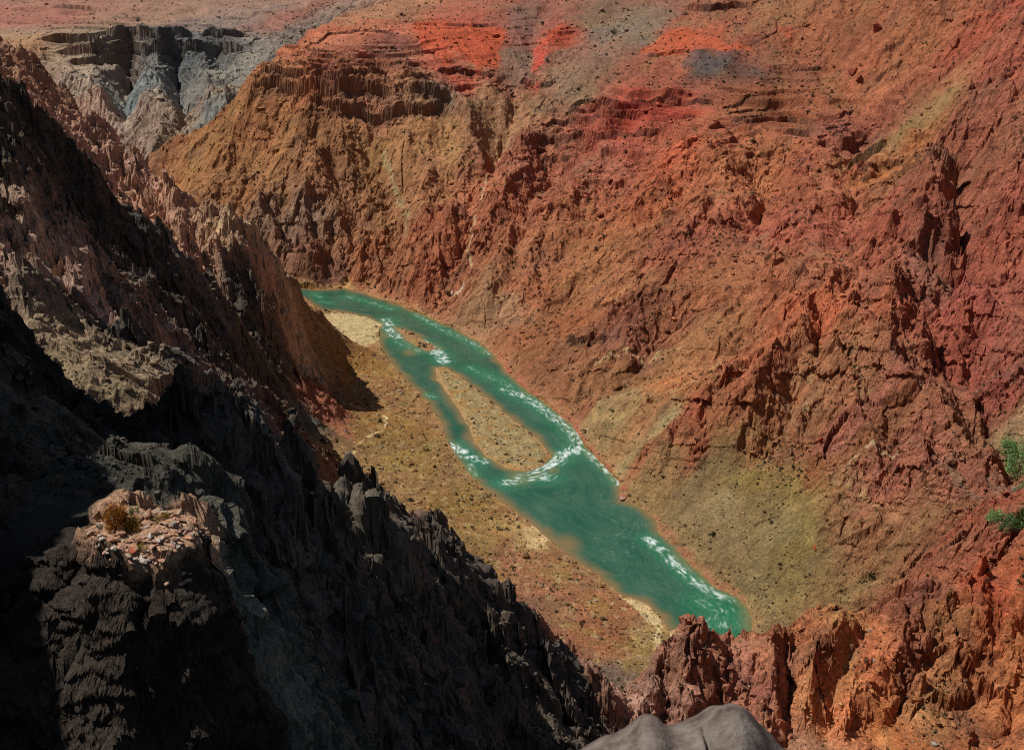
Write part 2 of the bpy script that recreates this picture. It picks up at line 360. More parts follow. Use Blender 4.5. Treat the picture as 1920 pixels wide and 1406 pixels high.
# ------------------------------------------------------------------ ground character: px py loose-ground-colour rock-colour crag terrace; left slopes and pedestal sides darkened to paint in their shade
ATT = '''60 30 8a5048 6e4545 .3 1; 250 30 805c50 6e5452 .3 1; 400 40 6f5a5a 5c5054 .3 1; 560 20 7a4a42 6a4040 .3 1; 200 75 7d6a60 6a5a58 .4 1; 350 110 5f5d62 55555c .8 .6; 100 110 8a7062 806058 .8 .6;
150 180 8a7a6a 7a6a62 1 0; 250 200 707076 666a72 1 0; 330 240 7f685c 7a625a 1 0; 400 200 706a66 666468 1 0; 440 130 6c6462 605c60 .8 .3
600 60 a05540 904535 .3 1; 650 110 955240 884434 .4 1; 700 20 8a5a44 80483c .3 .6; 520 110 9c5438 8c4430 .4 1; 560 175 9a5538 a05a40 .9 .3; 700 180 955a45 8c5642 .9 .3; 820 180 806052 7a5a50 .9 .3; 740 85 90544a 84483e .4 1
400 290 8a6038 84522f .5 0; 500 290 8a5c38 7a4530 .7 0; 600 270 8a5838 7c4834 .8 0; 700 290 8f6038 7c4c38 .7 0; 800 270 94623e 845038 .4 0; 550 430 7d5a4a 6a4a48 1 0; 650 420 8a5a3c 7a4038 1 0; 750 420 8a5c3a 84483a 1 0; 850 400 8f5038 8a4030 .9 0; 700 500 905a3c 8c4030 1 0; 600 480 80503c 70403a 1 0; 820 520 8f5238 8c3c30 1 0
830 80 a84c34 9c4430 .3 .2; 900 60 a04a3a 903c30 .3 .2; 960 120 7f5a50 74504c .2 .1; 1040 70 b03c24 a03424 .3 .3; 1000 30 84504a 7a4440 .3 .2; 930 230 8a6045 7a4c3c .4 0; 860 150 9c4434 90382c .3 .5; 1100 170 7c6050 705048 .2 .1; 1180 60 706260 66585a .2 .1; 1120 30 7a5c50 70504a .2 0; 1300 70 a04c34 984430 .1 .1; 1220 200 a84030 983428 .3 1; 1160 250 9a4436 8c3a34 .5 1; 1330 115 453c40 403a40 .2 0; 1400 60 8a4a3a 80403a .3 .2; 1250 120 8f4c3c 84403a .2 .2
1450 30 8a5a40 804a3c .4 0; 1550 50 8a5038 804034 .5 0; 1700 100 8a5034 844030 .6 .1; 1850 60 8a4030 803428 .7 0; 1600 160 90503a 84402f .4 .2; 1450 200 8a5038 803c30 .4 1; 1580 250 804038 783838 .5 1; 1700 240 7c5a3a 785038 .3 .2; 1850 230 8a4a38 7c3c34 1 0; 1900 400 8a4434 843c34 1 0; 1920 120 884434 803630 .7 0
1100 300 905040 844438 .7 .8; 1250 320 9a4a30 a04030 .9 .3; 1400 320 9a5838 8f4834 .9 .3; 1550 310 8f4834 904030 .9 .2; 1680 320 98582f 904c2c .6 .5; 1780 300 7c4c3c 74463c .9 .3; 1300 450 8f4a38 843c34 .8 0; 1500 430 904838 8a3c34 .8 0; 1650 450 8f4834 883c34 1 0; 1750 500 7c4a40 744038 1.2 0; 1850 560 8c4438 84383a 1 0; 1200 400 94502f 8c4030 .7 0; 1000 300 90503c 84403a .8 .4
1000 400 8f5038 883c30 .9 0; 1000 550 8a4e34 7c4030 .5 0; 1100 500 8c5434 804434 .5 0; 1200 520 885234 7c4438 .6 0; 1050 620 8a5234 7c4434 .3 0; 1180 600 7c4638 783c34 1 0; 1350 550 8a5034 84402f .6 0; 1450 560 8a4c34 844030 .7 0; 1150 700 8a6040 84503c .4 0; 1300 650 8a5838 804c38 .4 0; 1250 750 8f5430 84442c .4 0; 1250 810 86442f 84382a 1 0; 1400 700 8f5038 8c4030 .9 0; 900 600 8a6048 845040 .4 0
1550 600 a05036 9c4830 .9 0; 1550 700 7a5a40 904030 1 0; 1650 750 88584a 903c34 1 0; 1750 680 8c4436 883834 1 0; 1850 750 8a4438 843836 1 0; 1600 850 80603c 903828 1 0; 1750 900 7c5044 8c3c30 1 0; 1400 820 84603c 8c4430 .7 0; 1500 780 806044 903c2c .9 0; 1900 860 7c6048 80503c .5 0
1300 900 786444 705840 .1 0; 1200 850 8a7858 84684c .1 0; 1400 880 7c6838 786038 .08 0; 1400 950 706040 6c583c .08 0; 1520 920 786838 786038 .12 0; 1600 1050 705c3c 6c5038 .15 0; 1300 1000 7c6c50 746044 .1 0; 1400 1070 786a4c 745e44 .1 0; 1080 750 8a5c48 8c4838 .5 0; 1500 1050 7c6c40 745c38 .08 0; 1130 780 8a7454 846048 .15 0; 1750 1010 7a5038 7c3c30 1 0; 1850 1000 8a4434 843830 1 0; 1650 980 7c5a3c 7c4030 .8 0
1200 1300 94706a 985c52 1 0; 1300 1230 905a48 8a4c44 1 0; 1400 1250 8a5048 8a443c 1 0; 1500 1220 905838 904030 .7 0; 1600 1250 ac5c38 a84830 .7 0; 1550 1350 b06440 a84c30 .6 0; 1700 1200 7a4438 743c38 1 0; 1700 1350 a0582c a04424 .8 0; 1850 1200 9a4228 943820 .9 0; 1850 1350 8a4c30 84402c .8 0; 1300 1350 805850 80483f 1 0
640 620 a88c60 907050 .03 0; 700 700 8f6834 886038 .1 0; 720 800 8a6430 846038 .1 0; 650 750 945c34 8a5034 .15 0; 780 850 8a6c3c 846038 .1 0; 700 900 8c6c44 846040 .1 0; 850 950 806030 7c5c34 .1 0; 620 870 b08860 987050 .1 0; 900 1050 8a6a3c 846040 .1 0; 950 1000 a07c50 907048 .05 0; 1000 1100 90604c 8a5444 .2 0; 1050 1180 8a5548 844c44 .25 0; 1150 1150 945c40 8c5040 .2 0; 1120 1240 6a5a58 645454 .3 0; 1210 1180 a88a5c 98784c .03 0; 600 690 8c6844 805844 .2 0
150 200 a07c70 a47c72 1.6 0; 250 330 a87c70 ac7c70 1.6 0; 300 420 ac7c6c a87868 1.6 0; 400 480 ac7c68 a87868 1.6 0; 530 580 b08870 a88070 1.6 0; 50 90 8a6048 846048 .6 0
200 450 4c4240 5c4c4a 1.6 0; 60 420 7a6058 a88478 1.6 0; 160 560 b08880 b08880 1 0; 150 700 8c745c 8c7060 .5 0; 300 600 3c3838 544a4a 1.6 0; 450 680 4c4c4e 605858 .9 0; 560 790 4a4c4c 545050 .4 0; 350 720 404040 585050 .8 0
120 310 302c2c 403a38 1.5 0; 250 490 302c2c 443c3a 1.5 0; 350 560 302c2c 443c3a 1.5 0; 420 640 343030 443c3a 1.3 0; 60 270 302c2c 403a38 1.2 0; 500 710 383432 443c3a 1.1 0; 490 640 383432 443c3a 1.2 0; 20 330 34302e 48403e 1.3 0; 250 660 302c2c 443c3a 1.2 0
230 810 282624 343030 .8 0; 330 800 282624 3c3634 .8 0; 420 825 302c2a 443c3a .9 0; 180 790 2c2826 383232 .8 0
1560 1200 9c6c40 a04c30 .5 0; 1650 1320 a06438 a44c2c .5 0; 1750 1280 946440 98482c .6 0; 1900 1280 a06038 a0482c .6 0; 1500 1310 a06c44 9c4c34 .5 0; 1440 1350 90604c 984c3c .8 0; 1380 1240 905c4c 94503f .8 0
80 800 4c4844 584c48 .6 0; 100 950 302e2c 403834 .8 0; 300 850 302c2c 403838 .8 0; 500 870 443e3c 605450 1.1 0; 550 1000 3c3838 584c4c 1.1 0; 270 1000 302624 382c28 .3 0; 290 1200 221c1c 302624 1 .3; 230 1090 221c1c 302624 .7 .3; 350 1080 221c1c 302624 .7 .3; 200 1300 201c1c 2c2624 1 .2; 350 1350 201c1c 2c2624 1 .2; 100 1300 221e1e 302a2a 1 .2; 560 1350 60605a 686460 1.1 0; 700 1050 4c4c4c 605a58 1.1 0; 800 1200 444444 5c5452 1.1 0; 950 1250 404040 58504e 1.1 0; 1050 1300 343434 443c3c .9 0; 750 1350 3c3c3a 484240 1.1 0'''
att = []
for t in ATT.replace('\n', ';').split(';'):
    if t.strip(): q = t.split(); att.append((float(q[0]), float(q[1]), *lin(q[2]), *lin(q[3]), float(q[4]), float(q[5])))
att = np.array(att)
_p = (((att[:, 0] > 1070) & (att[:, 0] < 1630) & (att[:, 1] > 840) & (att[:, 1] < 1090)) | ((att[:, 0] > 600) & (att[:, 0] < 1215) & (att[:, 1] > 610) & (att[:, 1] < 1260))) & (att[:, 6] < .35)
att[_p, 2:8] *= np.array([.84, .72, .66, .84, .72, .66])          # gravel and talus are duller than the rock
_p = (att[:, 0] > 860) & (att[:, 0] < 1700) & (att[:, 1] < 230); att[_p, 2:8] *= np.array([.84, .78, .72, .84, .78, .72])
_r = att[:, 2:5]*.5+att[:, 5:8]*.5; _r = _r*np.array([1.0, 1.08, 1.0])
_f = ((att[:, 0] > 480) | (att[:, 1] < 60)) & (att[:, 2] > .12); att[_f, 5:8] = _r[_f]
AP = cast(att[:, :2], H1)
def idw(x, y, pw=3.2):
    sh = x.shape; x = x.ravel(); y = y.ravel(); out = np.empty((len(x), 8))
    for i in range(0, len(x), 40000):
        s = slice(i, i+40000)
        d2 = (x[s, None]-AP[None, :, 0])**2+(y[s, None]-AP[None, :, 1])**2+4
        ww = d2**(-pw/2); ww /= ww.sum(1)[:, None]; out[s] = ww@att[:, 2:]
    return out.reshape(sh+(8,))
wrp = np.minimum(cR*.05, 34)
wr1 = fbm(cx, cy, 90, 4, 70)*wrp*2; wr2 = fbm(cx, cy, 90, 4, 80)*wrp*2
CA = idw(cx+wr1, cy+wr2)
print('attributes', round(time.time()-T0, 1))

# ------------------------------------------------------------------ fine grid
fr, ft = np.arange(NR), np.arange(NT)
def up(G):
    A = np.empty((NR, len(ti)), np.float64)
    ip = np.interp(fr, ri, np.arange(len(ri))); i = np.minimum(ip.astype(int), len(ri)-2); u = (ip-i)[:, None]
    A = G[i]*(1-u)+G[i+1]*u
    jp = np.interp(ft, ti, np.arange(len(ti))); j = np.minimum(jp.astype(int), len(ti)-2); v = (jp-j)[None, :]
    return (A[:, j]*(1-v)+A[:, j+1]*v)
def grads(Hh, R_, T_):
    gr = np.gradient(Hh, R_, axis=0); gt = np.gradient(Hh, T_, axis=1)/R_[:, None]
    s, c = np.sin(T_)[None, :], np.cos(T_)[None, :]
    return gr*s+gt*c, gr*c-gt*s
# big rills on the coarse grid
crag = CA[..., 6]
gx, gy = grads(H1, RR[ri], TH[ti])
def blur(G, n=3):
    for _ in range(n):
        G = (np.roll(G, 1, 0)+np.roll(G, -1, 0)+2*G)/4; G = (np.roll(G, 1, 1)+np.roll(G, -1, 1)+2*G)/4
    return G
gxs, gys = blur(gx, 6), blur(gy, 6); slope = np.hypot(gxs, gys)
sw = S(.15, .6, slope)
near = np.clip(cR/700, .06, 1)
for lam, A in ((110, 12), (52, 10)):
    e = erosion(cx, cy, gxs, gys, lam, int(lam))
    H1 = H1+A*near*sw*(.25+.75*crag)*(e+.25*np.abs(e))*S(lam*.9, lam*4, cR)
gx, gy = grads(H1, RR[ri], TH[ti]); gxs, gys = blur(gx, 2), blur(gy, 2)
X = (RR[:, None]*np.sin(TH)[None, :]); Y = (RR[:, None]*np.cos(TH)[None, :]); R = np.broadcast_to(RR[:, None], X.shape)
H = up(H1); GX = up(gxs).astype(np.float32); GY = up(gys).astype(np.float32)
CR = up(CA[..., 6]).astype(np.float32); TE = up(CA[..., 7]).astype(np.float32)
SL = np.hypot(GX, GY); SW = S(.12, .55, SL)
dR = np.gradient(RR)[:, None]
print('fine grid', round(time.time()-T0, 1))
for lam, A in ((24, 4.4), (11, 2.7), (5, 1.4), (2.3, .5)):
    fade = S(.9, 2.2, lam/np.maximum(dR, R*.0011)/3)*S(lam*1.5, lam*8, R)
    rws = np.where(fade.max(1) > .01)[0]; a, b = rws[0], rws[-1]+1
    e = erosion(X[a:b]+A*2*noise(X[a:b]/lam/.7, Y[a:b]/lam/.7, 9), Y[a:b]+A*2*noise(X[a:b]/lam/.7+50, Y[a:b]/lam/.7, 8), GX[a:b], GY[a:b], lam, int(lam*7))
    H[a:b] += A*(fade[a:b]*SW[a:b]*CR[a:b])*(1-.7*TE[a:b])*(e+.4*np.abs(e))*(1+.6*noise(X[a:b]/lam/4, Y[a:b]/lam/4, 3))
    GH = None
print('rills', round(time.time()-T0, 1))
# outcrops: broken rock standing proud of loose ground
OUT = np.zeros(X.shape, np.float32)
NEARK = np.interp(RR, [60, 90, 290, 320, 600, 900], [.25, .8, .8, .5, .7, 1])[:, None].astype(np.float32)
for lam, A in ((44, 7.0), (20, 4.6), (9, 2.6), (4, 1.25), (1.8, .5), (.8, .22), (.36, .08)):
    fade = S(1.0, 2.2, lam/np.maximum(dR, R*.0011)/3)*S(lam*2, lam*7, R)
    rws = np.where(fade.max(1) > .01)[0]
    if not len(rws): continue
    a, b = rws[0], rws[-1]+1; xa, ya = X[a:b], Y[a:b]
    n = noise(xa/lam/1.5, ya/lam/1.5, int(lam*3)+100)*.8+.4*noise(xa/lam*1.7, ya/lam*1.7, int(lam*3)+101)
    wxx = xa+lam*.35*noise(xa/lam*1.1, ya/lam*1.1, 120); wyy = ya+lam*.35*noise(xa/lam*1.1+31, ya/lam*1.1, 121)
    f = facet(wxx, wyy, lam*.8, int(lam*9)+3, 1.3)
    cov = np.interp(RR[a:b], [600, 900], [.75, .86])[:, None]; o = S(-.10, .05, n+.35*(CR[a:b]-cov))
    H[a:b] += 1.3*A*(np.interp(RR[a:b], [500, 950], [1, .6 if lam > 6 else .75])[:, None])*fade[a:b]*SW[a:b]*(1-.75*TE[a:b])*np.minimum(CR[a:b], 2.0)*NEARK[a:b]*(o*(.4+n*.6+f*.9)-.22)
    OUT[a:b] = np.maximum(OUT[a:b], o*np.minimum(CR[a:b]*1.2, 1)*fade[a:b]*SW[a:b]*(1 if lam > 3 else .6))
print('outcrops', round(time.time()-T0, 1))
# ledges
wob = 2.5*fbm(X, Y, 120, 2, 30)
def ledge(Hh, step, ph, sharp):
    u = (Hh+wob+ph)/step; k = np.floor(u); f = u-k
    g = np.where(f < 1-sharp, f*.35/(1-sharp), .35+.65*(f-1+sharp)/sharp)
    return (k+g)*step-wob-ph
far = S(1000, 1250, R)
HS = up(H1); bm = S(-.5, .05, noise(X/110, Y/110, 41))
H = H+(ledge(HS, 10., 0, .08)-HS)*np.clip(TE*1.35, 0, 1)*far*bm
H = H+(ledge(HS, 27., 5, .1)-HS)*np.clip(TE*.7, 0, 1)*far
H = H+(ledge(HS, 4.2, 2, .1)-HS)*np.clip(TE*1.2, 0, 1)*S(600, 900, R)*S(-.2, .2, noise(X/60, Y/60, 43))*.8
del HS
H = H+(ledge(H, 2.2, 1, .3)-H)*.6*TE*S(60, 30, R)
# gravel roughness everywhere
for lam, A in ((30, .5), (9, .3), (4, .2), (2, .12), (1, .07), (.45, .035)):
    fade = S(1.0, 2.4, lam/np.maximum(dR, R*.0011)/3)*S(lam*2, lam*9, R)
    rws = np.where(fade.max(1) > .01)[0]
    if len(rws): a, b = rws[0], rws[-1]+1; H[a:b] += A*fade[a:b]*noise(X[a:b]/lam, Y[a:b]/lam, int(lam*11)+7)

# named cliff bands and ledges: each line is the lip of a small scarp, drawn left to right
LIPS = '''5 500 92 560 78 620 62 690 58 750 64; 4 560 90 640 80 700 88 762 84; 3 500 106 560 98 640 95 700 101 772 97; 5 475 123 540 118 580 121 650 116 760 118 800 119; 10 470 140 520 143 560 148 640 150 740 152 835 156
16 466 157 520 161 560 172 640 173 740 180 800 182 850 187; 14 560 196 640 206 700 214 770 205 850 202; 5 765 42 850 48 940 49; 9 820 131 860 130 890 135 930 142; 8 968 155 1010 158 1042 155; 4 1010 62 1080 62
8 1060 206 1100 190 1150 180 1230 178 1300 178; 6 1050 216 1120 200 1200 192 1280 190; 8 1000 241 1080 218 1150 210 1250 208 1320 212; 7 1020 258 1100 246 1180 240 1260 238; 8 1000 268 1050 262 1088 262; 8 1000 284 1040 280 1085 281; 7 1010 300 1080 298
4 1350 196 1430 171; 4 1360 211 1450 183; 4 1370 226 1440 208; 10 1330 236 1400 226 1480 211 1530 230; 9 1360 257 1450 241 1535 246; 7 1395 297 1460 281; 4 1540 226 1580 211 1602 208; 4 1545 241 1600 226; 4 1560 252 1592 241; 6 1570 271 1620 256 1652 250; 13 1590 314 1620 292 1657 273
6 1600 320 1680 306 1765 291; 6 1610 333 1700 317 1765 303; 20 60 76 180 73 300 76 400 71 470 68; 25 90 96 200 93 300 91 390 89 475 92; 15 120 112 190 108 262 116; 9 90 12 180 15; 9 60 51 240 53 330 52; 8 85 36 250 38; 7 200 28 300 31; 8 300 45 410 42; 7 420 28 520 22; 8 380 58 470 52; 6 0 34 70 40
7 1190 180 1250 176 1350 186; 5 1640 150 1690 125; 5 1650 100 1700 75; 6 1480 130 1540 128; 5 1210 106 1240 102 1290 96; 10 1280 12 1330 16 1380 12 1420 14; 7 1060 645 1140 640; 5 1350 560 1420 540; 6 1380 690 1440 660; 6 1250 1000 1300 1045'''
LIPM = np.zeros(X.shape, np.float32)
for t in LIPS.replace('\n', ';').split(';'):
    q = [float(v) for v in t.split()]; hh = q[0]; P = []
    for k in range(1, len(q)-3, 2):
        for m in range(4): P.append((q[k]+(q[k+2]-q[k])*m/4, q[k+1]+(q[k+3]-q[k+1])*m/4))
    P.append((q[-2], q[-1])); W3 = cast(np.array(P), H1); D_ = np.hypot(W3[:, 0], W3[:, 1]).mean(); fs = max(1, D_/1500)
    L = [(p[0], p[1]) for p in W3]; Wd = 5.0*hh
    x0, y0, x1, y1 = min(p[0] for p in L)-Wd, min(p[1] for p in L)-Wd, max(p[0] for p in L)+Wd, max(p[1] for p in L)+Wd
    m = (X > x0) & (X < x1) & (Y > y0) & (Y < y1)
    if not m.any(): continue
    xx, yy = X[m], Y[m]; wob_ = hh*.35
    xx = xx+wob_*noise(xx/(hh*1.6), yy/(hh*1.6), 801)+hh*.5*noise(xx/(hh*5), yy/(hh*5), 803); yy = yy+wob_*noise(xx/(hh*1.6), yy/(hh*1.6), 802)
    d = np.full(xx.shape, 1e9); sg = np.zeros(xx.shape); en = np.zeros(xx.shape); n = len(L)-1
    for k in range(n):
        A, B_ = L[k], L[k+1]; ex, ey = B_[0]-A[0], B_[1]-A[1]; qq = ex*ex+ey*ey+1e-9
        t_ = np.clip(((xx-A[0])*ex+(yy-A[1])*ey)/qq, 0, 1); dd = np.hypot(xx-A[0]-t_*ex, yy-A[1]-t_*ey); mm = dd < d
        d = np.where(mm, dd, d); sg = np.where(mm, np.sign(ex*(yy-A[1])-ey*(xx-A[0])), sg); en = np.where(mm, (k+t_)/n, en)
    sd_ = d*sg; win = S(0, .12, en)*S(1, .88, en)*S(-.75, -.25, noise(X[m]/(hh*4), Y[m]/(hh*4), 805))
    up_ = np.where(sd_ > 0, np.clip(1-sd_/(3.2*hh), 0, 1), 0)*S(-.3, 1.1*fs, sd_); dn_ = np.where(sd_ < 0, np.clip(1+sd_/(1.6*hh), 0, 1), 0)
    H[m] += win*hh*(.62*up_-.38*dn_)
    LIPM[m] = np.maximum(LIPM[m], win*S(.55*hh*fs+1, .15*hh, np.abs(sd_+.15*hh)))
print('lips', round(time.time()-T0, 1))
# ------------------------------------------------------------------ river bed and banks
def W0(L): return [PZ(px, py, 0) for px, py in L]
river_poly = [(p[0], p[1]) for p in W0(NEARSH)]+[(250, 480), (330, 430)]+[(p[0], p[1]) for p in W0(FARSH)[::-1]]+[(-340, 1330), (-430, 1420), (-520, 1560), (-600, 1900), (-700, 1900), (-620, 1560), (-500, 1360), (-380, 1262), (-300, 1235)]
river_poly = river_poly[:len(NEARSH)]+[(230, 470), (290, 450)]+river_poly[len(NEARSH)+2:]
ISL = W0([(815,690),(835,688),(870,712),(920,750),(960,785),(1000,815),(1028,845),(1035,858),(1020,872),(985,885),(950,878),(915,858),(888,830),(878,798),(850,755),(820,712)])
BAR = W0([(740,613),(768,622),(800,640),(822,655),(800,658),(765,640)])
wjx = 2.2*fbm(X, Y, 14, 3, 90); wjy = 2.2*fbm(X, Y, 14, 3, 91)
a = np.searchsorted(RR, 450); b = np.searchsorted(RR, 2000)
xs, ys = X[a:b]+wjx[a:b], Y[a:b]+wjy[a:b]
ins = inside(xs, ys, river_poly)
rd = np.full(xs.shape, 1e3)
msk = (H[a:b] < 60)
dd, _ = pdist(xs[msk], ys[msk], river_poly, True); rd[msk] = dd
sd = np.where(ins, -rd, rd)                       # <0 in the water
for L in (ISL, BAR):
    L2 = [(p[0], p[1]) for p in L]; m = (np.abs(xs) < 200) & ins; q = np.zeros(xs.shape, bool); q[m] = inside(xs[m], ys[m], L2)
    d2 = np.full(xs.shape, 1e3); d2[m] = pdist(xs[m], ys[m], L2, True)[0]
    s2 = np.where(q, d2, -d2)
    if L is ISL: ISD = s2
    sd = np.where(m, np.maximum(sd, s2), sd)
SD = np.full(X.shape, 1e3, np.float32); SD[a:b] = sd
Hb = H[a:b]
bank = .25+np.clip(sd, 0, 60)*.12
k = S(22, 3, sd)
land = Hb*(1-k)+np.minimum(Hb, bank+.25*np.maximum(Hb, 0))*k
land = np.maximum(land, .15+np.clip(sd, 0, 8)*.05)
islh = .3+1.3*S(0, 9, ISD)+.25*noise(xs/5, ys/5, 5)
land = np.where((ISD > 0), islh, land)
H[a:b] = np.where(sd > 0, land, -.25-np.clip(-sd, 0, 16)*.22)
print('river', round(time.time()-T0, 1))

# ------------------------------------------------------------------ colours of the ground, with some shade painted in
GAIN = 1.55
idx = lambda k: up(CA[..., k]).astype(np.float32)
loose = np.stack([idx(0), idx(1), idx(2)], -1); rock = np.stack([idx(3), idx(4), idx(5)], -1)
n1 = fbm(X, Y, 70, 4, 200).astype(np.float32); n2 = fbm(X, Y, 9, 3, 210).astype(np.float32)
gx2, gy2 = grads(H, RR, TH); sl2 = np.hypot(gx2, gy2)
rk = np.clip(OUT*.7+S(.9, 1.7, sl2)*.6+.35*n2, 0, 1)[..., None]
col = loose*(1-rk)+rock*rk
col *= (1+.35*n1+.35*n2)[..., None]
flat_ = (S(.55, .3, SL)*(R > 480)*(R < 1400)*(X < np.interp(Y, [500, 590, 707, 839, 1014, 1110, 1200, 1262, 1300], [190, 140, 90, 40, -5, -40, -95, -185, -400])))[..., None]; mo = fbm(X, Y, 22, 4, 240)[..., None]; mo2 = fbm(X, Y, 7, 3, 241)[..., None]
col = col*(1-flat_*.55*S(.0, .35, mo))+lin('8c6c30')*.8*flat_*.55*S(.0, .35, mo)
col = col*(1-flat_*.5*S(.02, .3, -mo))+lin('7c5238')*.8*flat_*.5*S(.02, .3, -mo)
col = col*(1-flat_*.5*S(.12, .4, mo2))+lin('b0946c')*.8*flat_*.5*S(.12, .4, mo2)
del flat_, mo, mo2
# desert varnish and pale mineral tints on rock
var = S(.15, .5, fbm(X, Y, 38, 3, 220))[..., None]
col = col*(1-.28*var)+np.array([.09, .06, .05])*.28*var
olv = S(.05, .45, fbm(X, Y, 55, 3, 230))[..., None]*(1-rk)*.22*S(400, 600, R)[..., None]
col = col*(1-olv)+np.array([.17, .135, .05])*olv
del n1, var, olv, loose, rock
LIPM *= S(-.6, .1, noise(X/26, Y/26, 811)); col = col*(1-.5*LIPM[..., None])+np.array([.05, .032, .028])*.5*LIPM[..., None]   # ledge risers painted dark to stand in for their shade
def patch(polypx, hexc, amt=.9, soft=6, warp=6, on=H1):
    Wp = cast(np.array(polypx, float), H1); L = [(p[0], p[1]) for p in Wp]
    x0, y0, x1, y1 = min(p[0] for p in L)-20, min(p[1] for p in L)-20, max(p[0] for p in L)+20, max(p[1] for p in L)+20
    m = (X > x0) & (X < x1) & (Y > y0) & (Y < y1)
    if not m.any(): return
    xx = X[m]+warp*fbm(X[m], Y[m], warp*4, 3, 77)*2; yy = Y[m]+warp*fbm(X[m], Y[m], warp*4, 3, 78)*2
    i = inside(xx, yy, L); d, _ = pdist(xx, yy, L, True); s = np.where(i, d, -d)
    t = (S(-soft, soft, s)*amt)[:, None]
    col[m] = col[m]*(1-t)+lin(hexc)*(1+.3*n2[m])[:, None]*t
patch([(765,42),(830,45),(900,52),(942,55),(940,90),(905,130),(885,122),(860,90),(845,128),(810,95),(780,70)], 'a84022', .8, 3, 16)
patch([(905,60),(945,75),(938,95),(905,135),(890,128)], '983a20', .75, 2, 9)
patch([(1010,60),(1080,64),(1060,90),(1025,105),(1035,60)], '8c3824', .7, 2, 10)
patch([(1005,90),(1025,95),(1020,120),(1000,140),(995,110)], 'a83424', .85, 4, 4)
patch([(1215,100),(1250,60),(1300,52),(1360,75),(1390,90),(1300,95),(1240,100)], 'a44426', .75, 3, 16)
patch([(1450,45),(1480,55),(1492,85),(1475,75)], '984028', .6, 2, 6)
patch([(1280,105),(1330,98),(1380,108),(1370,128),(1300,135)], '54464a', .6, 4, 14)
patch([(1160,190),(1230,178),(1300,185),(1290,215),(1200,215),(1160,205)], '983c30', .6, 8, 6)
patch([(985,150),(1015,155),(1005,178),(990,170)], 'a03830', .8, 5, 4)
patch([(960,0),(1000,0),(1010,60),(990,150),(960,150),(950,70)], '6c5450', .5, 14, 12)
patch([(1040,110),(1200,10),(1280,20),(1200,80),(1100,160),(1020,210)], '70584c', .5, 16, 14)
# stream-washed pale lines in the ravines
def streak(linepx, hexc, wd, amt=.8):
    Wp = cast(np.array(linepx, float), H1); L = [(p[0], p[1]) for p in Wp]
    x0, y0, x1, y1 = min(p[0] for p in L)-20, min(p[1] for p in L)-20, max(p[0] for p in L)+20, max(p[1] for p in L)+20
    m = (X > x0) & (X < x1) & (Y > y0) & (Y < y1)
    if not m.any(): return
    d, _ = pdist(X[m]+3*noise(X[m]/12, Y[m]/12, 4), Y[m]+3*noise(X[m]/12, Y[m]/12, 6), L); t = (S(wd, wd*.3, d)*amt*S(-.5, .1, noise(X[m]/7, Y[m]/7, 12)))[:, None]
    col[m] = col[m]*(1-t)+lin(hexc)*t
streak([(935,290),(915,330),(905,370),(890,410),(880,470),(882,495)], 'b49478', 2.6, .8)
streak([(850,560),(870,540)], 'b8a090', 2.5, .8)
streak([(1275,650),(1180,655),(1120,685)], 'a88a62', 3.2, .6)
streak([(1380,690),(1300,715),(1150,790),(1110,770)], '9c7c50', 4, .5)
streak([(1700,840),(1612,850),(1585,870)], 'b09478', 2, .6)
streak([(1640,940),(1560,890),(1540,905)], '9c8058', 3, .4)
streak([(720,290),(735,340),(760,400),(765,440)], '948c68', 5, .45)
patch([(140,1008),(172,975),(205,950),(250,945),(300,948),(350,965),(400,998),(388,1030),(340,1052),(292,1072),(228,1064),(150,1045)], 'a87c68', .95, .3, .3)
# river margin colours
m = (SD < 3) & (SD > -60)
sdv = SD
sand = lin('b4946a'); peb = lin('a08c74'); bed = lin('b07838')
fl = (S(7, 1.0, np.abs(sdv))*(R > 480)*(sdv < 900))[..., None]*.55
col = col*(1-fl)+lin('8c6844')*fl
m3 = np.zeros(X.shape, bool); m3[a:b] = ISD > 0
isl_t = np.zeros(X.shape); isl_t[a:b] = S(0.5, 8, ISD+3*noise(xs/9, ys/9, 66))
col[m3] = (lin('94704c')*(1-isl_t[m3])[:, None]+(lin('86704f')*(1+.35*noise(X[m3]/2.2, Y[m3]/2.2, 71)+.3*noise(X[m3]/6, Y[m3]/9, 72))[:, None])*isl_t[m3][:, None])
t4 = (S(.0, .35, fbm(X, Y, 13, 4, 333))*m3*.7)[..., None]; col = col*(1-t4)+lin('8c602c')*t4
streak([(925,662),(948,692),(985,724),(1022,752),(1062,790),(1100,830),(1140,880),(1168,925)], '90503c', 8, .9)
streak([(1225,975),(1260,1015),(1320,1075),(1390,1125)], '8c5840', 6, .8)
patch([(560,740),(600,730),(650,770),(660,830),(620,800),(580,780)], '945040', .7, 5, 5)
patch([(612,588),(680,594),(715,607),(708,640),(660,640),(625,612)], 'a48c68', .85, 4, 4)
patch([(1215,1135),(1240,1165),(1262,1220),(1250,1225),(1228,1180),(1190,1140),(1160,1118)], 'b89c74', .8, 1.2, 1.5)
patch([(985,990),(1010,985),(1030,1010),(1025,1028),(990,1030)], 'b89870', .8, 2, 2)
patch([(575,520),(650,518),(668,540),(600,540)], 'a87848', .8, 3, 3)
patch([(850,930),(900,960),(1000,990),(1040,1030),(1000,1030),(930,990),(870,950)], 'a07c50', .45, 6, 6)
streak([(720,780),(722,800),(690,820),(665,845),(655,880),(650,910),(648,935)], 'c8a078', 2.0, 1.0)
bedm = sdv < -.3
col[bedm] = lin('a06c34')
lum = (col@np.array([.3, .6, .1]))[..., None]
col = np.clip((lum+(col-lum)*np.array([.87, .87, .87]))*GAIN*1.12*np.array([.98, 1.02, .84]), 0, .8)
print('colour', round(time.time()-T0, 1))

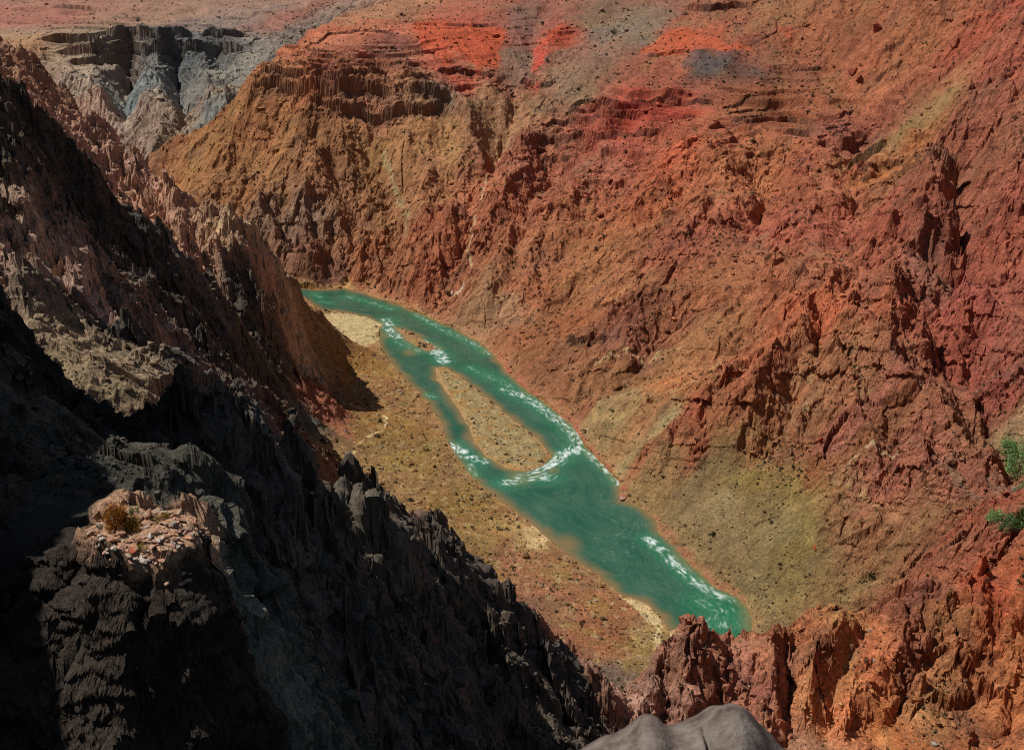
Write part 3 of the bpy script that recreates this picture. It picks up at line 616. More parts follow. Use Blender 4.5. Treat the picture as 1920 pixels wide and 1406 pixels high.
# the flat crown of the rock pedestal
CROWN = [PY(px, py, d_)[:2] for px, py, d_ in ((150,1008,42.6),(172,985,43.6),(205,962,44.6),(250,955,45),(300,958,45),(350,972,44.2),(390,998,42.8),(384,1022,41.6),(340,1042,40.5),(292,1060,39.8),(228,1054,40),(165,1037,40.9))]
ia, ib = np.searchsorted(RR, 36), np.searchsorted(RR, 49); xm, ym = X[ia:ib], Y[ia:ib]
q_ = inside(xm, ym, CROWN); d_ = pdist(xm, ym, CROWN, True)[0]; t_ = S(-.15, .5, np.where(q_, d_, -d_)); HB = up(H0)[ia:ib]
H[ia:ib] = H[ia:ib]*(1-t_)+(HB+.10*noise(xm/.9, ym/.9, 881)+.07*facet(xm, ym, .45, 882))*t_
H[ia:ib] -= 1.2*S(-1.6, -.15, np.where(q_, d_, -d_))*(1-t_)*S(0, -.6, np.where(q_, d_, -d_))
del HB
print('crown', round(time.time()-T0, 1))
FX, FY, FZ = X, Y, H
def hz(x, y):
    r = np.hypot(x, y); t = np.arctan2(x, y); fi = np.clip(np.interp(r, RR, fr), 0, NR-1.001); fj = np.clip(np.interp(t, TH, ft), 0, NT-1.001)
    i = fi.astype(int); j = fj.astype(int); u = fi-i; v = fj-j
    return FZ[i, j]*(1-u)*(1-v)+FZ[i+1, j]*u*(1-v)+FZ[i, j+1]*(1-u)*v+FZ[i+1, j+1]*u*v
def on_ground(px, py, H_=None):
    w_ = cast(np.array([[px, py]], float), H1)[0]; x, y = w_[0], w_[1]
    for _ in range(6):                        # settle on the detailed ground along the same view
        z = float(hz(np.array([x]), np.array([y]))[0]); p = PZ(px, py, z)
        if abs(math.hypot(p[0], p[1])-math.hypot(x, y)) > .1*math.hypot(x, y): break
        x, y = x*.4+p[0]*.6, y*.4+p[1]*.6
    return x, y, float(hz(np.array([x]), np.array([y]))[0])

# sideways relief so that steep faces are broken too
st2 = S(.6, 1.4, sl2)*np.clip(CR*1.1, .5, 1)*(1-.5*TE)
gm_ = np.sqrt(gx2*gx2+gy2*gy2)+1e-3; dxn, dyn = -gx2/gm_, -gy2/gm_; dxn, dyn = blur(dxn, 2), blur(dyn, 2)
ou = np.zeros(X.shape, np.float32); cu = X*.77+Y*.64; cv = H*1.15+.25*(Y-X)
for lam, A in ((14, 1.7), (6, .95), (2.6, .5), (1.1, .26), (.5, .13), (.24, .06)):
    fade = S(1.0, 2.2, lam/(R*.0011)/3.5)*S(lam*4, lam*14, R)
    rws = np.where(fade.max(1) > .01)[0]
    if not len(rws): continue
    a, b = rws[0], rws[-1]+1; wv = lam*.3*noise(cu[a:b]/lam, cv[a:b]/lam, 520)
    ou[a:b] += A*fade[a:b]*facet(cu[a:b]+wv, cv[a:b]-wv, lam, 500+int(lam*10), 1.1)
ox = dxn*ou; oy = dyn*ou; del ou, cu, cv
X = X+ox*st2; Y = Y+oy*st2

# ------------------------------------------------------------------ materials
def mat(name):
    m = bpy.data.materials.new(name); m.use_nodes = True; n = m.node_tree.nodes; l = m.node_tree.links
    bs = n['Principled BSDF']; bs.inputs['Roughness'].default_value = .9; bs.inputs['Specular IOR Level'].default_value = .15
    return m, n, l, bs
def ground_mat(name, s1, s2, bump, amt=.6):
    m, n, l, bs = mat(name)
    at = n.new('ShaderNodeAttribute'); at.attribute_name = 'tint'
    geo = n.new('ShaderNodeNewGeometry')
    t1 = n.new('ShaderNodeTexNoise'); t1.inputs['Scale'].default_value = s1; t1.inputs['Detail'].default_value = 6; t1.inputs['Roughness'].default_value = .7
    t2 = n.new('ShaderNodeTexNoise'); t2.inputs['Scale'].default_value = s2; t2.inputs['Detail'].default_value = 5; t2.inputs['Roughness'].default_value = .75; t2.inputs['Distortion'].default_value = .6
    for t in (t1, t2): l.new(geo.outputs['Position'], t.inputs['Vector'])
    mr = n.new('ShaderNodeMapRange'); mr.inputs['From Min'].default_value = .3; mr.inputs['From Max'].default_value = .7
    mr.inputs['To Min'].default_value = 1-amt*.5; mr.inputs['To Max'].default_value = 1+amt*.5
    l.new(t1.outputs['Fac'], mr.inputs['Value'])
    mr2 = n.new('ShaderNodeMapRange'); mr2.inputs['From Min'].default_value = .3; mr2.inputs['From Max'].default_value = .7
    mr2.inputs['To Min'].default_value = 1-amt; mr2.inputs['To Max'].default_value = 1+amt
    l.new(t2.outputs['Fac'], mr2.inputs['Value'])
    mm = n.new('ShaderNodeMath'); mm.operation = 'MULTIPLY'; l.new(mr.outputs[0], mm.inputs[0]); l.new(mr2.outputs[0], mm.inputs[1])
    vm = n.new('ShaderNodeVectorMath'); vm.operation = 'SCALE'; l.new(at.outputs['Color'], vm.inputs[0]); l.new(mm.outputs[0], vm.inputs['Scale'])
    l.new(vm.outputs[0], bs.inputs['Base Color'])
    bp = n.new('ShaderNodeBump'); bp.inputs['Strength'].default_value = 1; bp.inputs['Distance'].default_value = bump
    ad = n.new('ShaderNodeMath'); ad.operation = 'ADD'; l.new(t1.outputs['Fac'], ad.inputs[0]); l.new(t2.outputs['Fac'], ad.inputs[1])
    l.new(ad.outputs[0], bp.inputs['Height']); l.new(bp.outputs[0], bs.inputs['Normal'])
    return m
m_far = ground_mat('weathered_rock', .12, .5, 2.2, .5)
m_near = ground_mat('shade_darkened_schist', .8, 4, .35, .5)  # its tint carries the painted shade of the near cliff

# ------------------------------------------------------------------ meshes, split into the places they are
P3 = np.stack([X, Y, H], -1).reshape(-1, 3).astype(np.float32)
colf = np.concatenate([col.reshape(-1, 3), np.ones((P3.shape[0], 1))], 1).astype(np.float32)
ii = np.arange(NR*NT, dtype=np.int32).reshape(NR, NT)
quads = np.stack([ii[:-1, :-1], ii[:-1, 1:], ii[1:, 1:], ii[1:, :-1]], -1)
qx = X[:-1, :-1]; qy = Y[:-1, :-1]; qz = H[:-1, :-1]; qr = R[:-1, :-1]; qs = SD[:-1, :-1]
crestx = np.interp(qy, [0, 300, 420, 560, 720, 800, 1000, 1110, 1300, 2200], [60, 100, 240, 330, -120, -160, -190, -200, -700, -1400])
zone = np.full(qx.shape, 3)                                 # 3 = far side wall
fl = (qz < 26) & (qr > 470) & (qr < 1420) & (np.abs(qs) < 999) & (qx < 160)
lw = (qx < np.interp(qy, [300, 560, 700, 900, 1110, 1200, 1330, 1500], [-60, -60, -118, -185, -195, -215, -330, -700]))
zone[lw & (qy > 220)] = 1
zone[(qr < 330) & (qx < 75)] = 0
zone[(qy < 470) & (qx >= 20) & (zone != 0)] = 2
shf = np.interp(qy, [500, 590, 707, 839, 1014, 1110, 1200, 1262, 1300], [215, 160, 112, 52, 4, -32, -90, -180, -400])
flo = (qy > 440) & (qy < 1320) & (qx < shf) & ~lw
zone[flo] = 4
zone[(qy > 1640) & (qx < -330)] = 5; zone[(qy > 2150) & (qx < -150)] = 5
def grid_mesh(name, mask, material, k_smooth=False):
    q = quads[mask]; u, inv = np.unique(q, return_inverse=True)
    me = bpy.data.meshes.new(name); me.vertices.add(len(u)); me.vertices.foreach_set('co', P3[u].ravel())
    me.loops.add(q.size); me.loops.foreach_set('vertex_index', inv.astype(np.int32).ravel())
    me.polygons.add(len(q)); me.polygons.foreach_set('loop_start', np.arange(0, q.size, 4, dtype=np.int32))
    me.update(calc_edges=True)
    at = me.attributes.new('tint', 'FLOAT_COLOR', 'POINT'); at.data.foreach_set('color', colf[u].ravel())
    me.polygons.foreach_set('use_smooth', np.full(len(q), k_smooth))
    me.materials.append(material)
    o = bpy.data.objects.new(name, me); C.objects.link(o); o['kind'] = 'structure'; return o
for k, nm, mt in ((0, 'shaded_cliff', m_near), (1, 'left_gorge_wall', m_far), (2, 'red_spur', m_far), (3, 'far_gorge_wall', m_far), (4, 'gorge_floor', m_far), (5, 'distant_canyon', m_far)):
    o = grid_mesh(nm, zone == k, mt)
print('mesh', round(time.time()-T0, 1))

# ------------------------------------------------------------------ water
def make_water():
    a = np.searchsorted(RR, 470); b = np.searchsorted(RR, 2000)
    s = SD[a:b]; m = (s[:-1, :-1] < 1.2) & (Y[a:b][:-1, :-1] < 1900)
    xs, ys = X[a:b], Y[a:b]
    jj = np.arange(s.size).reshape(s.shape); q = np.stack([jj[:-1, :-1], jj[:-1, 1:], jj[1:, 1:], jj[1:, :-1]], -1)[m]
    u, inv = np.unique(q, return_inverse=True)
    xf, yf, sf = xs.ravel()[u], ys.ravel()[u], s.ravel()[u]
    foam = np.zeros(len(u)); chop = np.zeros(len(u))
    def rapid(line, wd, A, dens=.5):
        L = [PZ(px, py, 0)[:2] for px, py in line]; d, _ = pdist(xf, yf, L)
        nonlocal foam, chop
        wd *= 1.45; k = S(wd, wd*.1, d); foam = np.maximum(foam, k*A*1.1); chop = np.maximum(chop, S(wd*1.8, 0, d))
    rapid([(650,556),(690,566),(735,580)], 6, .55)
    rapid([(780,590),(830,618),(880,640),(915,663)], 6, .6)
    rapid([(725,600),(730,615),(738,628),(745,633)], 9, .9)
    rapid([(785,640),(805,650),(825,665),(832,678)], 9, 1.35); rapid([(745,640),(790,660)], 8, .5)
    rapid([(880,690),(940,715),(965,730)], 8, .5)
    rapid([(945,730),(985,745),(1030,775),(1060,800),(1085,830)], 8, .85)
    rapid([(1085,820),(1105,850),(1140,880),(1160,905)], 6, 1.0)
    rapid([(1070,800),(1090,830)], 10, .75)
    rapid([(1000,885),(1030,872),(1060,852),(1085,840)], 10, 1.1)
    rapid([(950,905),(985,895),(1030,895)], 9, .85)
    rapid([(850,835),(875,855),(905,865)], 7, 1.1)
    rapid([(880,870),(890,890)], 5, .6)
    rapid([(800,740),(812,745)], 4, .5)
    rapid([(1215,1010),(1250,1040),(1285,1075),(1320,1100),(1350,1120)], 6, .95)
    rapid([(1340,1110),(1370,1125)], 5, .8)
    rapid([(1320,1130),(1370,1150),(1330,1170),(1370,1170)], 10, .5)
    rapid([(590,552),(600,558)], 5, .5); rapid([(600,565),(620,568)], 4, .5)
    al = yf*.94-xf*.33; ac = sf
    n = fbm(xf, yf, 6, 3, 601); n_s = noise(ac/.9+.6*noise(xf/5, yf/5, 604), al/7., 602)*.6+noise(ac/2.2+noise(xf/9, yf/9, 605), al/11., 603)*.7
    fo = S(.25, 1.35, foam*(.46+.9*n+1.15*n_s)+.1*foam)*.85
    fo = np.maximum(fo, S(.50, .95, noise(ac/.8, al/5, 606)+.45*noise(xf/60, yf/60, 607))*.25*S(-3, -8, sf)*.35)
    z = .0+.05*noise(xf/4, yf/4, 610)+chop*(.45*noise(xf/3.2, yf/3.2, 611)+.25*noise(xf/1.5, yf/1.5, 612))
    z = np.where(sf > -1.0, np.minimum(z, .08), z)
    shal = S(-12, 0, sf+5*fbm(xf, yf, 20, 3, 620)-1.0)**1.3
    for cxp, r_ in (((1060,1022), 13), ((1240,1165), 9), ((1265,1200), 8), ((720,630), 9), ((770,660), 10), ((850,750),6), ((975,893), 13), ((1000,888), 10), ((890,815), 7), ((1035,880), 7), ((800,655), 8), ((1020,1000), 9), ((1030,1010), 8)):
        c = PZ(*cxp, 0); d = np.hypot((xf-c[0]), (yf-c[1])/1.35); shal = np.maximum(shal, .9*S(r_*1.3, r_*.2, d))
    deep = np.array([.016, .086, .048]); mid = np.array([.075, .152, .10]); sh = np.array([.24, .15, .06])
    v = np.clip(.5+.8*fbm(xf, yf, 35, 4, 630)+.35*noise(ac/4+.8*noise(xf/14, yf/14, 633), al/26, 631)+.2*noise(ac/1.6, al/12, 632), 0, 1.2)[:, None]
    cc = deep*(1-v*.6)+mid*v*.6; cc = cc*(1-shal[:, None]*.85)+sh*shal[:, None]*.85
    ch = chop[:, None]*.5; cc = cc*(1-ch)+np.array([.03, .22, .10])*ch
    me = bpy.data.meshes.new('river'); co = np.stack([xf, yf, z], 1).astype(np.float32)
    me.vertices.add(len(u)); me.vertices.foreach_set('co', co.ravel()); me.loops.add(q.size); me.loops.foreach_set('vertex_index', inv.astype(np.int32).ravel())
    me.polygons.add(len(q)); me.polygons.foreach_set('loop_start', np.arange(0, q.size, 4, dtype=np.int32)); me.update(calc_edges=True)
    at = me.attributes.new('tint', 'FLOAT_COLOR', 'POINT'); at.data.foreach_set('color', np.concatenate([cc, np.ones((len(u), 1))], 1).astype(np.float32).ravel())
    at = me.attributes.new('foam', 'FLOAT', 'POINT'); at.data.foreach_set('value', fo.astype(np.float32))
    me.polygons.foreach_set('use_smooth', np.ones(len(q), bool))
    m, nn, l, bs = mat('river_water')
    A1 = nn.new('ShaderNodeAttribute'); A1.attribute_name = 'tint'; A2 = nn.new('ShaderNodeAttribute'); A2.attribute_name = 'foam'
    mx = nn.new('ShaderNodeMix'); mx.data_type = 'RGBA'; l.new(A2.outputs['Fac'], mx.inputs[0]); l.new(A1.outputs['Color'], mx.inputs[6]); mx.inputs[7].default_value = (.72, .8, .76, 1)
    l.new(mx.outputs[2], bs.inputs['Base Color'])
    r = nn.new('ShaderNodeMapRange'); r.inputs['To Min'].default_value = .18; r.inputs['To Max'].default_value = .8; l.new(A2.outputs['Fac'], r.inputs['Value']); l.new(r.outputs[0], bs.inputs['Roughness'])
    bs.inputs['Specular IOR Level'].default_value = .35
    g = nn.new('ShaderNodeNewGeometry'); t = nn.new('ShaderNodeTexNoise'); t.inputs['Scale'].default_value = .7; t.inputs['Detail'].default_value = 4
    l.new(g.outputs['Position'], t.inputs['Vector']); bp = nn.new('ShaderNodeBump'); bp.inputs['Distance'].default_value = .35; l.new(t.outputs['Fac'], bp.inputs['Height']); l.new(bp.outputs[0], bs.inputs['Normal'])
    me.materials.append(m); o = bpy.data.objects.new('river', me); C.objects.link(o); o['kind'] = 'structure'
make_water()
print('water', round(time.time()-T0, 1))

# ------------------------------------------------------------------ loose rock and scrub lying all over the slopes
def scatter(name, n, seed, template, faces, size_px, colour, dens, squash=.7, jit=.35, sink=.25):
    g = np.random.default_rng(seed)
    i = g.integers(0, NR-1, n*3); j = g.integers(95, NT-85, n*3)
    keep = g.random(n*3) < dens(i, j); i, j = i[keep][:n], j[keep][:n]
    u, v = g.random(len(i)), g.random(len(i)); th = TH[j]+v*(TH[np.minimum(j+1, NT-1)]-TH[j]); r = RR[i]+u*(RR[i+1]-RR[i])
    x, y = r*np.sin(th), r*np.cos(th); z = hz(x, y)
    s = r*.00091*size_px*np.interp(r, [300, 700, 1100, 2500], [1.15, 1, .8, .55])*np.exp(g.normal(0, .45, len(i)))*.5
    K = len(template); V = template[None]*(1+jit*(g.random((len(i), K, 1))-.5)*2)
    V = V*(1+.5*(g.random((len(i), 1, 3))-.5)); V[..., 2] *= squash
    a = g.random(len(i))*6.283; ca, sa = np.cos(a)[:, None], np.sin(a)[:, None]
    V = np.stack([V[..., 0]*ca-V[..., 1]*sa, V[..., 0]*sa+V[..., 1]*ca, V[..., 2]], -1)*s[:, None, None]
    V += np.stack([x, y, z+s*(1-sink*2)*squash*.5], -1)[:, None, :]
    Fc = (faces[None]+(np.arange(len(i))*K)[:, None, None]).reshape(-1, faces.shape[1]).astype(np.int32)
    me = bpy.data.meshes.new(name); me.vertices.add(len(i)*K); me.vertices.foreach_set('co', V.reshape(-1).astype(np.float32))
    me.loops.add(Fc.size); me.loops.foreach_set('vertex_index', Fc.ravel()); me.polygons.add(len(Fc)); me.polygons.foreach_set('loop_start', np.arange(0, Fc.size, Fc.shape[1], dtype=np.int32)); me.update(calc_edges=True)
    base = colour(i, j, g); cc = np.repeat(np.concatenate([base, np.ones((len(i), 1))], 1), K, 0).astype(np.float32)
    at = me.attributes.new('tint', 'FLOAT_COLOR', 'POINT'); at.data.foreach_set('color', cc.ravel())
    me.polygons.foreach_set('use_smooth', np.zeros(len(Fc), bool))
    me.materials.append(m_far); o = bpy.data.objects.new(name, me); C.objects.link(o); o['kind'] = 'stuff'; return o
bmt = bmesh.new(); bmesh.ops.create_icosphere(bmt, subdivisions=1, radius=1); ICO = np.array([v.co[:] for v in bmt.verts]); ICOF = np.array([[v.index for v in f.verts] for f in bmt.faces]); bmt.free()
g0 = np.random.default_rng(5)
LV = []                                              # a shrub: a ball of small leaf sheets
for k in range(16):
    d = g0.normal(0, 1, 3); d /= np.linalg.norm(d); d[2] = abs(d[2]); c = d*(.35+.6*g0.random()); t1 = np.cross(d, g0.normal(0, 1, 3)); t1 /= np.linalg.norm(t1); t2 = np.cross(d, t1)
    for q in ((-1, -1), (1, -1), (0, 1.3)): LV.append(c+.34*(t1*q[0]+t2*q[1])+g0.normal(0, .08, 3))
LV = np.array(LV); LVF = np.arange(len(LV)).reshape(-1, 3)
Rv = RR
floorlike = lambda i, j: (SL[i, j] < .35)
def dens_rock(i, j):
    n = fbm(FX[i, j], FY[i, j], 60, 3, 901); r = RR[i]
    d = .25+.9*S(-.1, .35, n)+.5*(SL[i, j] > .5); d = np.where(SD[i, j] < .6, 0, d)*np.where((r > 550) & (SL[i, j] > .45), .3, 1); return d*(r > 55)*.7*np.where(r < 330, 1.4, 1)
def dens_shrub(i, j):
    n = fbm(FX[i, j], FY[i, j], 45, 3, 911); d = .3+1.1*S(-.1, .3, n); d = np.where(SL[i, j] > .95, d*.2, d); return np.where(SD[i, j] < 1.5, 0, d)*(RR[i] > 55)*.7
colv = col
def col_rock(i, j, g):
    k = (.55+.95*g.random(len(i)))[:, None]; pale = ((g.random(len(i)) < .10)&((RR[i] < 320)|(SL[i, j] < .4)))[:, None]*np.interp(RR[i], [300, 330, 800, 1100], [.5, 1, 1, .2])[:, None]
    return np.clip(colv[i, j]*k*(1-pale)+pale*np.array([.42, .33, .25]), 0, .7)
def col_shrub(i, j, g):
    k = (.6+.8*g.random(len(i)))[:, None]; return np.array([.10, .085, .04])*k*np.where(RR[i] < 330, .5, 1)[:, None]
scatter('rubble', 48000, 31, ICO, ICOF, 2.3, col_rock, dens_rock, .7, .35)
scatter('rubble', 5000, 32, ICO, ICOF, 4.6, col_rock, lambda i, j: dens_rock(i, j)*(.2+.8*(CR[i, j] > .6)), .75, .4)
scatter('rubble', 30000, 36, ICO, ICOF, 2.4, col_rock, lambda i, j: (RR[i] < 330)*(RR[i] > 70)*1.0*S(-.25, .3, fbm(FX[i, j], FY[i, j], 9, 3, 955)), .6, .4)
scatter('scrub', 34000, 33, LV, LVF, 2.0, col_shrub, dens_shrub, .8, .2, .1)
print('scatter', round(time.time()-T0, 1))

# ------------------------------------------------------------------ single things
def tag(o, label, cat, group=None):
    o['label'] = label; o['category'] = cat
    if group: o['group'] = group
    return o
def rock_mat(name, hexc, vary=.35, scale=3.0, hex2=None, bump=.03):
    m, n, l, bs = mat(name); tc = n.new('ShaderNodeTexCoord'); t = n.new('ShaderNodeTexNoise'); t.inputs['Scale'].default_value = scale; t.inputs['Detail'].default_value = 8; t.inputs['Roughness'].default_value = .7
    l.new(tc.outputs['Object'], t.inputs['Vector']); cr = n.new('ShaderNodeValToRGB'); c = lin(hexc)*1.25; d = lin(hex2)*1.25 if hex2 else c*(1-vary)
    cr.color_ramp.elements[0].position = .35; cr.color_ramp.elements[0].color = (*d, 1); cr.color_ramp.elements[1].position = .65; cr.color_ramp.elements[1].color = (*c, 1)
    l.new(t.outputs['Fac'], cr.inputs[0]); l.new(cr.outputs[0], bs.inputs['Base Color'])
    b = n.new('ShaderNodeBump'); b.inputs['Distance'].default_value = bump; l.new(t.outputs['Fac'], b.inputs['Height']); l.new(b.outputs[0], bs.inputs['Normal']); return m
def rock_mesh(name, size, seed, angular=1.0, subdiv=2, flat=False):
    """a broken block: a sphere cut by random planes, then roughened"""
    g = np.random.default_rng(seed); bm = bmesh.new(); bmesh.ops.create_icosphere(bm, subdivisions=subdiv, radius=1)
    P = np.array([v.co[:] for v in bm.verts])
    for k in range(int(7+5*angular)):
        nrm = g.normal(0, 1, 3); nrm[2] *= .8; nrm /= np.linalg.norm(nrm); h = .34+.36*g.random(); d = P@nrm; m = d > h; P[m] -= np.outer(d[m]-h, nrm)
    P += g.normal(0, .018, P.shape); P *= np.array(size)
    for v, p in zip(bm.verts, P): v.co = p
    me = bpy.data.meshes.new(name); bm.to_mesh(me); bm.free(); return me
def rock(name, px, py, wpx, dim, hexc, label, group=None, seed=1, hex2=None, rot=None, sub=2, lift=.35, m=None):
    x, y, z = on_ground(px, py); D = math.sqrt(x*x+y*y+(z-CZ)**2); k = wpx*D/F/2
    me = rock_mesh(name, (k*dim[0], k*dim[1], k*dim[2]), seed, 1, sub); me.materials.append(m or rock_mat(name+'_stone', hexc, .4, 2.2/k, hex2, k*.06))
    o = bpy.data.objects.new(name, me); C.objects.link(o); o.location = (x, y, z+k*dim[2]*lift)
    g = random.Random(seed); o.rotation_euler = rot or (g.uniform(-.3, .3), g.uniform(-.3, .3), g.uniform(0, 6.28)); return tag(o, label, 'rock', group)
PG = 'broken rocks lying on the lit top of the rock pedestal'
big = [  # px py width shape colour label
 (187, 990, 26, (1,.8,.9), 'b8b0a4', 'grey and white block at the left of the dry bush'),
 (228, 992, 15, (1,.8,1), 'b0aa96', 'pale triangular stone below the dry bush'),
 (283, 1009, 14, (.8,.7,1.1), 'e0d8cc', 'white egg-shaped stone at the centre of the pedestal top'),
 (200, 1018, 62, (1,.55,.28), 'b4846c', 'largest flat pinkish brown slab at the left, black shadow under its edge'),
 (253, 1034, 32, (1,.7,.6), 'a4583c', 'red-orange block at the front edge of the pedestal top'),
 (280, 968, 20, (.9,.8,1.3), 'b88c70', 'tall pointed tan rock standing behind the pale green shrub'),
 (262, 1014, 32, (1,.6,.45), 'a0705c', 'brown slab leaning between the white stone and the red-orange block'),
 (292, 1022, 30, (1,.6,.4), 'b0765c', 'tilted reddish slab right of the red-orange block'),
 (310, 980, 34, (1,.6,.25), 'a88060', 'long thin flat slab with a dark overhang near the back'),
 (368, 987, 22, (.8,.5,1.2), 'c08468', 'sharp pointed rock on the right rim'),
 (326, 985, 20, (.9,.8,.8), '988c80', 'grey cube-like stone right of the long flat slab'),
 (330, 974, 26, (1,.6,.4), 'b08c78', 'pinkish slab on the back rim'),
 (270, 996, 24, (1,.7,.7), 'a88468', 'square tan stone right of the bush'),
 (350, 1008, 34, (1,.6,.3), 'b88468', 'flat salmon slab near the right rim'),
 (300, 1048, 26, (1,.7,.35), 'b48470', 'wide flat stone at the front point of the pedestal top'),
]
for k, (px, py, wd, dm, hc, lb) in enumerate(big): rock('rock', px, py, wd, dm, hc, lb, PG, 100+k, rot=(random.uniform(-.15, .15), random.uniform(-.2, .2), random.uniform(-.4, .4)))
gm = [rock_mat('pedestal_rubble_'+w_, h_, .4, 9, None, .01) for w_, h_ in (('salmon', 'b08874'), ('tan', 'a89078'), ('rust', 'a07860'), ('pale', 'b4a494'))]
protos = [rock_mesh('rock', (1, .8, .5), 300+k, 1, 2) for k in range(8)]
gr = random.Random(4); placed = 0
while placed < 230:
    px, py = gr.uniform(152, 388), gr.uniform(958, 1060)
    if ((px-270)/118)**2+((py-1008)/52)**2 > 1: continue
    x, y, z = on_ground(px, py); D = math.sqrt(x*x+y*y+(z-CZ)**2); k = gr.choice((6, 8, 10, 12, 15, 19))*D/F/2*1.3
    me = protos[placed % 8].copy(); me.materials.clear(); me.materials.append(gr.choice(gm)); o = bpy.data.objects.new('rock', me); C.objects.link(o)
    o.scale = (k*gr.uniform(.9, 1.5), k*gr.uniform(.6, 1), k*gr.uniform(.4, 1)); o.rotation_euler = (gr.uniform(-.3, .3), gr.uniform(-.3, .3), gr.uniform(0, 6.3)); o.location = (x, y, z+k*.3)
    tag(o, 'small broken pinkish stone among the rubble on the pedestal top', 'rock', PG); placed += 1

def bush(name, px, py, wpx, hpx, hexes, label, cat, n=2600, seed=3, leaf=.03, stem='5a4630', group=None, dome=1.0, twig=True):
    x, y, z = on_ground(px, py); D = math.sqrt(x*x+y*y+(z-CZ)**2); rx = wpx*D/F/2; hh = hpx*D/F
    g = np.random.default_rng(seed); root = bpy.data.objects.new(name, None); C.objects.link(root); root.location = (x, y, z-.03*hh); root.empty_display_size = .2
    root['label'] = label; root['category'] = cat
    if group: root['group'] = group
    # foliage: clumps of small blades spread through an uneven dome
    cl = g.normal(0, 1, (max(14, n//90), 3)); cl /= np.linalg.norm(cl, axis=1)[:, None]; cl[:, 2] = np.abs(cl[:, 2]); cl *= (.35+.6*g.random(len(cl))**.6)[:, None]
    c = cl[g.integers(0, len(cl), n)]+g.normal(0, .15, (n, 3)); c[:, 2] = np.abs(c[:, 2])
    P = c*np.array([rx, rx*.9, hh]); d = c/np.linalg.norm(c, axis=1)[:, None]+g.normal(0, .5, (n, 3)); d /= np.linalg.norm(d, axis=1)[:, None]
    t = np.cross(d, g.normal(0, 1, (n, 3))); t /= np.linalg.norm(t, axis=1)[:, None]; L = rx*leaf*(1+g.random((n, 1))); 
    V = np.stack([P-t*L*.22, P+t*L*.22, P+d*L*1.6], 1).reshape(-1, 3)
    for q in range(len(hexes)):
        sel = np.arange(n) % len(hexes) == q
        if q == 0: faces_all = []; mats = []
        mats.append(rock_mat(name+'_leaf_%s' % 'abc'[q], hexes[q], .3, 5, None, .001))
    me = bpy.data.meshes.new('foliage'); me.from_pydata(V.tolist(), [], np.arange(n*3).reshape(-1, 3).tolist())
    for m_ in mats: me.materials.append(m_)
    me.polygons.foreach_set('material_index', ((g.random(n)*len(hexes)).astype(np.int32)))
    f = bpy.data.objects.new('foliage', me); C.objects.link(f); f.parent = root
    bm = bmesh.new()
    for k in range(9):
        e = cl[k % len(cl)]*np.array([rx, rx*.9, hh]); r0 = rx*.035; a = np.array([0, 0, -.03*hh]); mid = e*.5+g.normal(0, rx*.05, 3)
        prev = None
        for p_, r_ in ((a, r0), (mid, r0*.65), (e, r0*.25)):
            ring = [bm.verts.new((p_[0]+r_*math.cos(q), p_[1]+r_*math.sin(q), p_[2])) for q in (0, 1.57, 3.14, 4.71)]
            if prev: [bm.faces.new((prev[i], prev[(i+1) % 4], ring[(i+1) % 4], ring[i])) for i in range(4)]
            prev = ring
    me = bpy.data.meshes.new('stem'); bm.to_mesh(me); bm.free(); me.materials.append(rock_mat(name+'_stem', stem, .3, 8, None, .001)); o = bpy.data.objects.new('stem', me); C.objects.link(o); o.parent = root
    return root
bush('bush', 222, 986, 46, 44, ['b87c34', 'a06428', '8c5a24'], 'round dry orange bush on the lit pedestal top', 'bush', 4200, 3, .075)
bush('shrub', 250, 992, 34, 22, ['a88438', '94702c'], 'low yellowish dry shrub right of the round orange bush', 'shrub', 1800, 4, .09)
bush('shrub', 252, 965, 18, 20, ['8c8c5c', 'a0a070'], 'small pale green spiky shrub behind the orange bush', 'shrub', 500, 5, .2)
bush('shrub', 306, 974, 30, 10, ['a0843c', '8c7030'], 'dry yellow grass tuft at the back rim of the pedestal top', 'shrub', 700, 6, .1)
bush('shrub', 268, 1026, 20, 9, ['a08c48', '8c7838'], 'olive grass tuft between the slabs of the pedestal top', 'shrub', 400, 7, .12)
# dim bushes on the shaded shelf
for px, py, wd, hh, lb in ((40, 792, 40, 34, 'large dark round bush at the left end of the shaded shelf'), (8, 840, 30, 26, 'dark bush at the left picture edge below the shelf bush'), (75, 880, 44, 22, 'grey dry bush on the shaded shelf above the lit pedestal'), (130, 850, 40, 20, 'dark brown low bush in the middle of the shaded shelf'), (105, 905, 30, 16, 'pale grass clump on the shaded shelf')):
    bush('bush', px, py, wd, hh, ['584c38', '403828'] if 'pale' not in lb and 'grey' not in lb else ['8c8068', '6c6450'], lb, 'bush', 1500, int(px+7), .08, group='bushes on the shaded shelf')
# green trees in the side creek at the right edge
for k, (px, py, wd, hh, lb) in enumerate(((1906, 888, 44, 62, 'tallest bright green tree in the creek bed at the right edge'), (1886, 858, 30, 32, 'small green tree left of the tallest creek tree'), (1868, 975, 30, 26, 'green shrubby tree at the lower end of the creek'), (1893, 968, 28, 30, 'pale green tree right of the shrubby creek tree'), (1914, 985, 30, 40, 'bright green tree cut by the right edge above the red spur'), (1912, 925, 24, 26, 'grey-green tree in the middle of the creek bed'))):
    bush('tree', px, py, wd, hh, ['789c5c', '5c8048', '8cac6c'] if 'pale' not in lb and 'grey' not in lb else ['70885c', '5c7448'], lb, 'tree', 2600, 40+k, .07, group='trees in the side creek')
